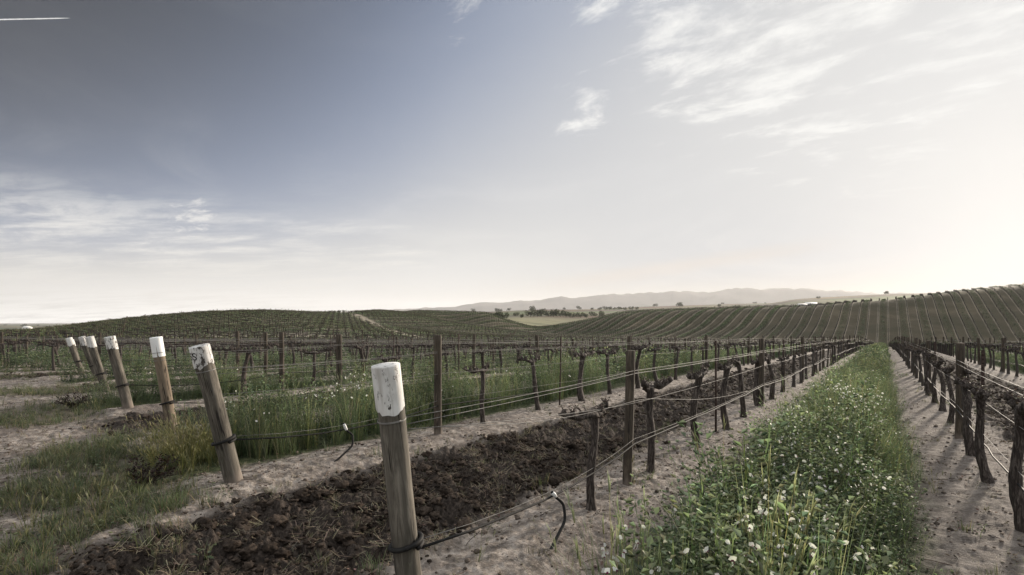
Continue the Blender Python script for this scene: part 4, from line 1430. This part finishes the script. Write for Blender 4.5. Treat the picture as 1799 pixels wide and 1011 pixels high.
# loose slack wire on the nearest row
X0 = XA + .06
pts = []
for y, h in ((2.35, 1.10), (3.4, .98), (4.4, .94), (5.35, .93), (6.6, .82), (7.9, .68), (9.4, .58), (11.0, .50)):
    pts.append((X0 + random.gauss(0, .01), y, hz(X0, y) + h))
P = np.array(pts); q = np.linspace(0, len(P) - 1, 50)
P = np.stack([pchip(np.arange(len(P), dtype=float), P[:, i], q) for i in range(3)], 1)
g = Geo(); tube(g, P, .0024, 5)
tag(obj('slack_wire', g.mesh('slack_wire', M['wire'], True)), 'slack loose wire drooping down to the drip hose in the nearest row', 'wire')

# feeder tubes hanging from the drip hoses
for k, y, lab, fl in ((0, 3.62, 'curved black feeder tube hanging from the hose by the nearest end post', 1), (-1, 3.95, 'curved black feeder tube hanging in front of the tall grass strip', -1)):
    X = XA + k * S + .05
    gz = hz(X, y)
    t = thing('feeder_tube', lab, 'hose', (X, y, gz), 'black feeder tubes hanging from the drip hoses')
    g = Geo()
    ctl = np.array([(0, 0, .375 if k == 0 else .42), (.02, .03, .33), (.06, .09, .25), (.085, .07, .15), (.10, -.07, .06), (.12, -.26, -.03)])
    ctl[:, 0] *= 1.0; ctl[:, 2] = np.maximum(ctl[:, 2], -.03)
    qq = np.linspace(0, 5, 40)
    P = np.stack([pchip(np.arange(6.0), ctl[:, i], qq) for i in range(3)], 1)
    tube(g, P, .013, 8)
    obj('tube', g.mesh('tube', M['hose'], True), t)
    g = Geo(); tube(g, P[1:9], [.014, .017, .0185, .019, .019, .0185, .017, .015], 8)
    obj('connector', g.mesh('connector', M['clip'], True), t)

# ------------------------------------------------------------------ the dark shrub, pruned brush
def shrub(px, py, lab):
    Z = 1.78 * FX / (py - HY); x, y = ground_xy(px, Z)
    t = thing('shrub', lab, 'shrub', (x, y, hz(x, y)))
    g = Geo(); st = Geo()
    for _ in range(26):
        a = rv(0, 6.28); ln = rv(.1, .30); h = rv(.10, .30)
        p = np.array([[0, 0, -.02], [math.cos(a) * ln * .4, math.sin(a) * ln * .4, h * .6], [math.cos(a) * ln, math.sin(a) * ln, h]])
        tube(st, p, [.005, .004, .002], 5)
        for _ in range(26):
            f = rv(.25, 1.0); q = p[1] * (1 - f) + p[2] * f if f > .4 else p[1] * f * 2
            d = np.array([rv(-1, 1), rv(-1, 1), rv(-.4, .9)])
            leaflet(g, q + d * .02, d, (rv(-.3, .3), rv(-.3, .3), 1), rv(.02, .045), rv(.014, .028), jit((.030, .017, .015), .4) if random.random() < .85 else jit((.05, .06, .03), .3))
    obj('leaves', g.mesh('leaves', M['leaf'], False, True), t); obj('stems', st.mesh('stems', M['bark']), t)


shrub(258, 862, 'low shrub with dark reddish leaves in the headland grass')
shrub(128, 722, 'small dark reddish shrub in the grass before the overlapping end posts')

# ------------------------------------------------------------------ distant trees and buildings
def crown_mesh(seed, leaf, n, shape):
    random.seed(seed); g = Geo()
    blobs = [(np.array([rv(-.55, .55) * shape, rv(-.55, .55) * shape, rv(.35, .95)]), rv(.22, .38)) for _ in range(9)]
    for c, r in blobs:
        for _ in range(n // 9):
            d = np.array([random.gauss(0, 1) for _ in range(3)]); d /= np.linalg.norm(d)
            p = c + d * r * rv(.6, 1.05) * np.array([1, 1, .8])
            dd = d + np.array([rv(-.7, .7) for _ in range(3)])
            leaflet(g, p, dd, (rv(-1, 1), rv(-1, 1), .4), leaf * rv(.6, 1.4), leaf * rv(.5, .9), jit((.050, .056, .032), .4))
    return g.mesh('crown', M['leaf'], False, True)


CROWNS = [crown_mesh(40 + i, .12, 700, 1.0) for i in range(4)] + [crown_mesh(60, .09, 600, .3)]
random.seed(77)
gtr = Geo(); tube(gtr, [(0, 0, -.1), (.01, .01, .25), (0, .02, .6)], [.05, .035, .02], 7)
for a in (0.4, 2.4, 4.4): tube(gtr, [(0, .01, .3), (.12 * math.cos(a), .12 * math.sin(a), .48), (.25 * math.cos(a), .25 * math.sin(a), .62)], [.02, .013, .006], 5)
TRUNK = gtr.mesh('trunk', M['bark'], True)


def tree(px, Z, H, lab, grp, slim=False):
    x, y = ground_xy(px, Z)
    t = thing('tree', lab, 'tree', (x, y, hz(x, y) - .1), grp, (0, 0, rv(0, 6.28)))
    w = rv(.9, 1.25) if not slim else .8
    t.scale = (H * w, H * w, H)
    obj('trunk', TRUNK, t); obj('crown', CROWNS[4] if slim else random.choice(CROWNS[:4]), t)


for i, (px, H) in enumerate(((862, 4), (870, 5), (877, 6), (884, 5))):
    tree(px, 455, H, 'dark round tree in the clump on the hilltop beyond the left vineyard', 'trees of the dark hilltop clump')
for px, Z, H in ((916, 520, 4), (932, 640, 7), (944, 640, 8), (952, 660, 9), (963, 650, 7), (972, 660, 9), (985, 670, 8), (994, 660, 7), (1006, 640, 6), (1020, 650, 6), (906, 700, 5), (1030, 640, 5), (1042, 700, 6)):
    tree(px, Z, H, 'round dark tree among the grove in the grassy valley', 'trees of the valley grove')
for px, Z, H in ((1054, 1500, 8), (1064, 1520, 10), (1071, 1490, 9), (1080, 1510, 7), (1088, 1530, 9), (1097, 1480, 7), (1108, 1500, 9), (1118, 1510, 8), (1040, 1500, 7)):
    tree(px, Z, H, 'tree in the pale row along the ridge behind the valley', 'trees of the ridge row')
for px, Z, H in ((1056, 620, 8), (1059, 640, 7)):
    tree(px, Z, H, 'slim dark tree, one of the pair standing above the right vineyard slope', 'pair of slim dark trees', True)
tree(1557, 1000, 5.5, 'lone round tree on the pale golden ridge', None)
tree(1437, 960, 3.5, 'lone small bushy tree low on the pale ridge', None)
tree(1298, 330, 4.5, 'round bush standing behind the crest of the right vineyard', None)
for px, H in ((1440, 4.5), (1448, 5.2), (1456, 5.6), (1464, 5.3), (1472, 5), (1480, 4.4)):
    tree(px, 420, H, 'dark tree in the low grove just behind the vineyard crest', 'trees of the grove behind the crest')
for _ in range(60):
    px = rv(-60, 1400); Z = rv(1300, 4200)
    if 640 < px < 830: continue
    side = 'on the left plain' if px < 640 else 'in the valley'
    tree(px, Z, rv(8, 15), 'tiny hazy tree on the far plain' if px < 640 else 'tiny hazy tree on the hills beyond the valley', 'far trees on the plain' if px < 640 else 'far trees beyond the valley')


def box(g, x0, x1, y0, y1, z0, z1):
    V = [(x0, y0, z0), (x1, y0, z0), (x1, y1, z0), (x0, y1, z0), (x0, y0, z1), (x1, y0, z1), (x1, y1, z1), (x0, y1, z1)]
    g.add(V, [[0, 3, 2, 1], [4, 5, 6, 7], [0, 1, 5, 4], [1, 2, 6, 5], [2, 3, 7, 6], [3, 0, 4, 7]])


def barn(px, Z, w, d, h, lab, doors=2):
    x, y = ground_xy(px, Z)
    t = thing('barn', lab, 'building', (x, y, hz(x, y) - .3), None, (0, 0, TH + rv(-.3, .3)))
    g = Geo(); box(g, -w / 2, w / 2, -d / 2, d / 2, 0, h)
    for sx in (-1, 1):
        g.add([(sx * w / 2, -d / 2, h), (sx * w / 2, d / 2, h), (sx * w / 2, 0.01, h + d * .28), (sx * w / 2, -.01, h + d * .28)], [[0, 1, 2, 3]])
    obj('wall', g.mesh('wall', M['white_wall']), t)
    g = Geo(); o = .4
    for sy in (-1, 1):
        V = [(-w / 2 - o, sy * (d / 2 + o), h - .15), (w / 2 + o, sy * (d / 2 + o), h - .15), (w / 2 + o, 0, h + d * .28 + .05), (-w / 2 - o, 0, h + d * .28 + .05)]
        V2 = [(a, b, c + .15) for a, b, c in V]
        g.add(V + V2, [[0, 1, 2, 3], [4, 7, 6, 5], [0, 4, 5, 1], [1, 5, 6, 2], [2, 6, 7, 3], [3, 7, 4, 0]])
    obj('roof', g.mesh('roof', M['white_wall']), t)
    for i in range(doors):
        g = Geo(); cx = (i + .5) / doors * w - w / 2
        box(g, cx - 1.4, cx + 1.4, -d / 2 - .05, -d / 2 - .01, .02, h * .75)
        obj('door', g.mesh('door', M['dark']), t)


barn(48, 1500, 22, 12, 6, 'tiny white barn on the far plain', 2)
barn(1409, 600, 9, 7, 4.0, 'small white shed behind the vineyard crest, outer one of two', 1)
barn(1424, 620, 14, 8, 4.2, 'longer white shed beside the dark grove behind the crest', 2)

# ------------------------------------------------------------------ contrail
a = Vector((((-160) - CX) / FX, 1, (HY - 38) / FX)); b = Vector(((123 - CX) / FX, 1, (HY - 32) / FX))
Dm = 15000.0
pa = [Vector((v.x * CT - v.y * ST, v.x * ST + v.y * CT, v.z)) * Dm for v in (a, b)]
g = Geo(); tt = np.linspace(0, 1, 60)
P = np.array([(pa[0] * (1 - t) + pa[1] * t)[:] for t in tt])
rs = np.random.default_rng(4)
tube(g, P, (13 + 7 * (1 - tt)) * rs.uniform(.85, 1.15, 60) * np.clip((1 - tt) * 14 + .12, 0, 1), 8)
m_con = mat_plain('vapour', (0.9, 0.9, 0.9), 1.0, 0, 0.0)
tag(obj('contrail', g.mesh('contrail', m_con, True)), 'thin white vapour trail high in the dark corner of the sky', 'contrail')

# ------------------------------------------------------------------ air
HAZE = 5.6e-5
if HAZE:
    hb = 15000.0
    g = Geo(); box(g, -hb, hb, -hb, hb, -120, 760)
    m = bpy.data.materials.new('haze'); m.use_nodes = True
    t = m.node_tree
    for n_ in list(t.nodes): t.nodes.remove(n_)
    o_ = t.nodes.new('ShaderNodeOutputMaterial'); v_ = t.nodes.new('ShaderNodeVolumePrincipled')
    v_.inputs['Color'].default_value = (0.93, 0.935, 0.945, 1); v_.inputs['Density'].default_value = HAZE; v_.inputs['Anisotropy'].default_value = 0.22
    t.links.new(v_.outputs[0], o_.inputs['Volume'])
    tag(obj('haze', g.mesh('haze', m)), kind='stuff')

# ------------------------------------------------------------------ sky
def build_world():
    w = bpy.data.worlds.new('World'); scene.world = w; w.use_nodes = True
    t = w.node_tree
    for n_ in list(t.nodes): t.nodes.remove(n_)
    h = N(t)
    out = h.new('ShaderNodeOutputWorld'); bg = h.new('ShaderNodeBackground')
    h.links.new(bg.outputs[0], out.inputs[0]); bg.inputs[1].default_value = 0.1
    sky = h.new('ShaderNodeTexSky', sky_type='NISHITA'); sky.sun_disc = False
    sky.sun_elevation = SUN_EL; sky.sun_rotation = SUN_AZ
    sky.air_density = 1.0; sky.dust_density = 1.0; sky.ozone_density = 1.5; sky.altitude = 100
    D = h.vmath('NORMALIZE', h.new('ShaderNodeTexCoord').outputs['Generated'])
    sx = h.new('ShaderNodeSeparateXYZ'); h.put(sx.inputs[0], D)
    z = sx.outputs[2]

    def dirv(px, py):
        u, v = (px - CX) / FX, (HY - py) / FX
        return Vector((u * CT - ST, u * ST + CT, v)).normalized()

    def region(px, py, rin, rout):
        d = h.vmath('DOT_PRODUCT', D, tuple(dirv(px, py)), out=1)
        return h.ss(d, math.cos(rad(rout)), math.cos(rad(rin)))
    cs = h.vmath('DOT_PRODUCT', D, tuple(SUNV), out=1)
    zc = h.math('MAXIMUM', z, 0.0)
    # brightness of a hazy sky: near white along the horizon and round the sun, deep slate high up on the far side
    kk = h.math('MULTIPLY', h.math('POWER', h.math('SUBTRACT', 1.0, cs), 1.35), -8.8)
    L = h.math('MULTIPLY', h.math('EXPONENT', h.math('MULTIPLY', kk, zc)), h.math('SUBTRACT', 1.0, h.math('MULTIPLY', h.ss(cs, 0.55, 0.97), h.math('ADD', h.math('MULTIPLY', h.math('EXPONENT', h.math('MULTIPLY', zc, -6.0)), 0.42), 0.21))))
    L = h.math('MULTIPLY', L, h.math('ADD', 1.0, h.math('MULTIPLY', h.math('EXPONENT', h.math('MULTIPLY', zc, -11.0)), h.ss(cs, 0.1, 0.72, 0.58, -0.12))))
    hue = h.mix(h.ss(L, 0.03, 0.72), (0.70, 0.95, 1.50), (1.0, 1.0, 1.0))
    hue = h.mix(h.ss(zc, 0.13, 0.0), hue, (1.02, 0.995, 0.955))
    hue = h.mix(h.math('MULTIPLY', h.ss(zc, 0.10, 0.0), h.ss(cs, 0.55, 0.85)), hue, (1.07, 0.985, 0.89))
    Lc = h.new('ShaderNodeCombineXYZ')
    for q_ in range(3): h.put(Lc.inputs[q_], h.math('MULTIPLY', L, 10.0 / GAIN))
    c = h.vmath('MULTIPLY', Lc.outputs[0], hue)
    hs = h.new('ShaderNodeHueSaturation'); h.put(hs.inputs['Color'], sky); hs.inputs['Saturation'].default_value = 0.5
    c = h.mix(0.06, c, hs.outputs[0])
    # clouds
    den = h.math('ADD', h.math('MAXIMUM', z, 0.0), 0.10)
    pr = h.vmath('DIVIDE', D, None); nd = pr.node
    cmb = h.new('ShaderNodeCombineXYZ')
    for i_ in range(3): h.put(cmb.inputs[i_], den)
    h.put(nd.inputs[1], cmb.outputs[0])
    n1 = h.noise(h.mapping(pr, (0.8, 1.35, 0.3), (3.1, 1.7, 0)), 4.0, 12, 0.66, 0.25)
    n2 = h.noise(h.mapping(h.new_rot(pr, TH), (0.7, 1.75, 0.3), (7.3, 2.2, 0)), 1.7, 12, 0.64, 0.3)
    nw = h.noise(h.mapping(pr, (1.0, 1.0, .3), (1.3, 9.7, 0)), 0.8, 8, 0.6, 1.6)
    A = h.math('MAXIMUM', h.math('MULTIPLY', region(1270, 70, 4, 13), 1.05), h.math('MULTIPLY', region(1500, 30, 6, 20), 1.0))
    A = h.math('MAXIMUM', A, h.math('MULTIPLY', region(1010, 190, 0.5, 5.5), 0.8))
    A = h.math('MAXIMUM', A, h.math('MULTIPLY', region(1100, 50, 1, 7), 0.6))
    A = h.math('MAXIMUM', A, h.math('MULTIPLY', region(1200, 165, 1, 6), 0.9))
    A = h.math('MAXIMUM', A, h.math('MULTIPLY', region(830, 15, 1, 7), 0.62))
    cl1 = h.ss(h.math('ADD', n1, h.math('MULTIPLY', h.math('SUBTRACT', A, 1.0), 0.26)), 0.41, 0.68)
    B = h.math('MAXIMUM', region(400, 470, 5, 17), region(60, 440, 5, 14))
    B = h.math('MAXIMUM', B, h.math('MULTIPLY', region(620, 450, 2, 12), 0.8))
    cl2 = h.ss(h.math('ADD', n2, h.math('MULTIPLY', h.math('SUBTRACT', B, 1.0), 0.28)), 0.35, 0.67)
    cl2 = h.math('MULTIPLY', h.math('MULTIPLY', cl2, h.ss(n1, 0.30, 0.58, 0.35, 1.0)), h.ss(zc, 0.235, 0.13))
    Cc = region(330, 385, 0.3, 3.6)
    cl2 = h.math('MAXIMUM', cl2, h.math('MULTIPLY', h.ss(h.math('ADD', n1, h.math('MULTIPLY', h.math('SUBTRACT', Cc, 1.0), .35)), .42, .62), .9))
    ci = h.math('MULTIPLY', h.math('MULTIPLY', h.ss(nw, 0.42, 0.75), h.ss(zc, 0.40, 0.1, 0.12, 1.0)), 0.22)
    cl = h.math('MAXIMUM', h.math('MULTIPLY', cl1, 0.92), h.math('MAXIMUM', h.math('MULTIPLY', cl2, 0.88), ci))
    cc = h.mix(h.ss(z, 0.0, 0.35), tuple(q / GAIN for q in (8.2, 8.0, 7.6)), tuple(q / GAIN for q in (9.6, 9.55, 9.3)))
    c = h.mix(cl, c, cc)
    # a low tan streak of smoke-like cloud
    p1, p2 = dirv(900, 512), dirv(1540, 418)
    nrm = p1.cross(p2).normalized()
    band = h.math('ABSOLUTE', h.math('ADD', h.vmath('DOT_PRODUCT', D, tuple(nrm), out=1), h.math('MULTIPLY', h.math('SUBTRACT', n1, .5), .02)))
    mid = (p1 + p2).normalized()
    al = h.ss(h.vmath('DOT_PRODUCT', D, tuple(mid), out=1), math.cos(rad(17)), math.cos(rad(4)))
    bd = h.math('MULTIPLY', h.math('MULTIPLY', h.ss(band, 0.022, 0.0), al), 0.5)
    c = h.mix(bd, c, tuple(q / GAIN for q in (7.2, 6.35, 5.6)))
    # unseen bright sheet, added overhead and behind the view to light the ground
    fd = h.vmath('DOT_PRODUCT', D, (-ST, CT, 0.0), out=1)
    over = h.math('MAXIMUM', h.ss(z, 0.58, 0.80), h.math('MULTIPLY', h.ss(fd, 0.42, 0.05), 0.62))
    sheet = h.mix(h.ss(n2, 0.35, 0.7), tuple(q * OVERHEAD_FILL for q in (8.2, 8.6, 9.2)), tuple(q * OVERHEAD_FILL for q in (11.4, 11.2, 10.8)))
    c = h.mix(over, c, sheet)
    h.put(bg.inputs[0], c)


GAIN = 2 ** 0.64                # the picture's exposure, see view_settings
OVERHEAD_FILL = 0.86  # strength of the fill sheet added to the unseen sky
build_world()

sun = bpy.data.lights.new('sun', 'SUN'); sun.energy = 5.0; sun.angle = rad(3.5); sun.color = (1.0, 0.87, 0.72)
so = bpy.data.objects.new('sun', sun); COL.objects.link(so)
so.rotation_euler = (-SUNV).to_track_quat('-Z', 'Y').to_euler(); so.location = SUNV * 50

cam = bpy.data.cameras.new('camera'); co = bpy.data.objects.new('camera', cam); COL.objects.link(co)
co.location = (0, 0, CAMZ); co.rotation_euler = (rad(90), 0, TH)
cam.sensor_width = 36.0; cam.lens = 36.0 * FX / 1799.0; cam.shift_y = (HY - 505.5) / 1799.0
cam.clip_start = 0.05; cam.clip_end = 60000
scene.camera = co

scene.view_settings.view_transform = 'Standard'; scene.view_settings.look = 'None'
scene.view_settings.exposure = 0.64; scene.view_settings.gamma = 1.0
scene.render.engine = 'CYCLES'
scene.cycles.use_denoising = True
scene.cycles.denoising_prefilter = 'ACCURATE'
scene.cycles.max_bounces = 6; scene.cycles.volume_bounces = 0; scene.cycles.transparent_max_bounces = 8
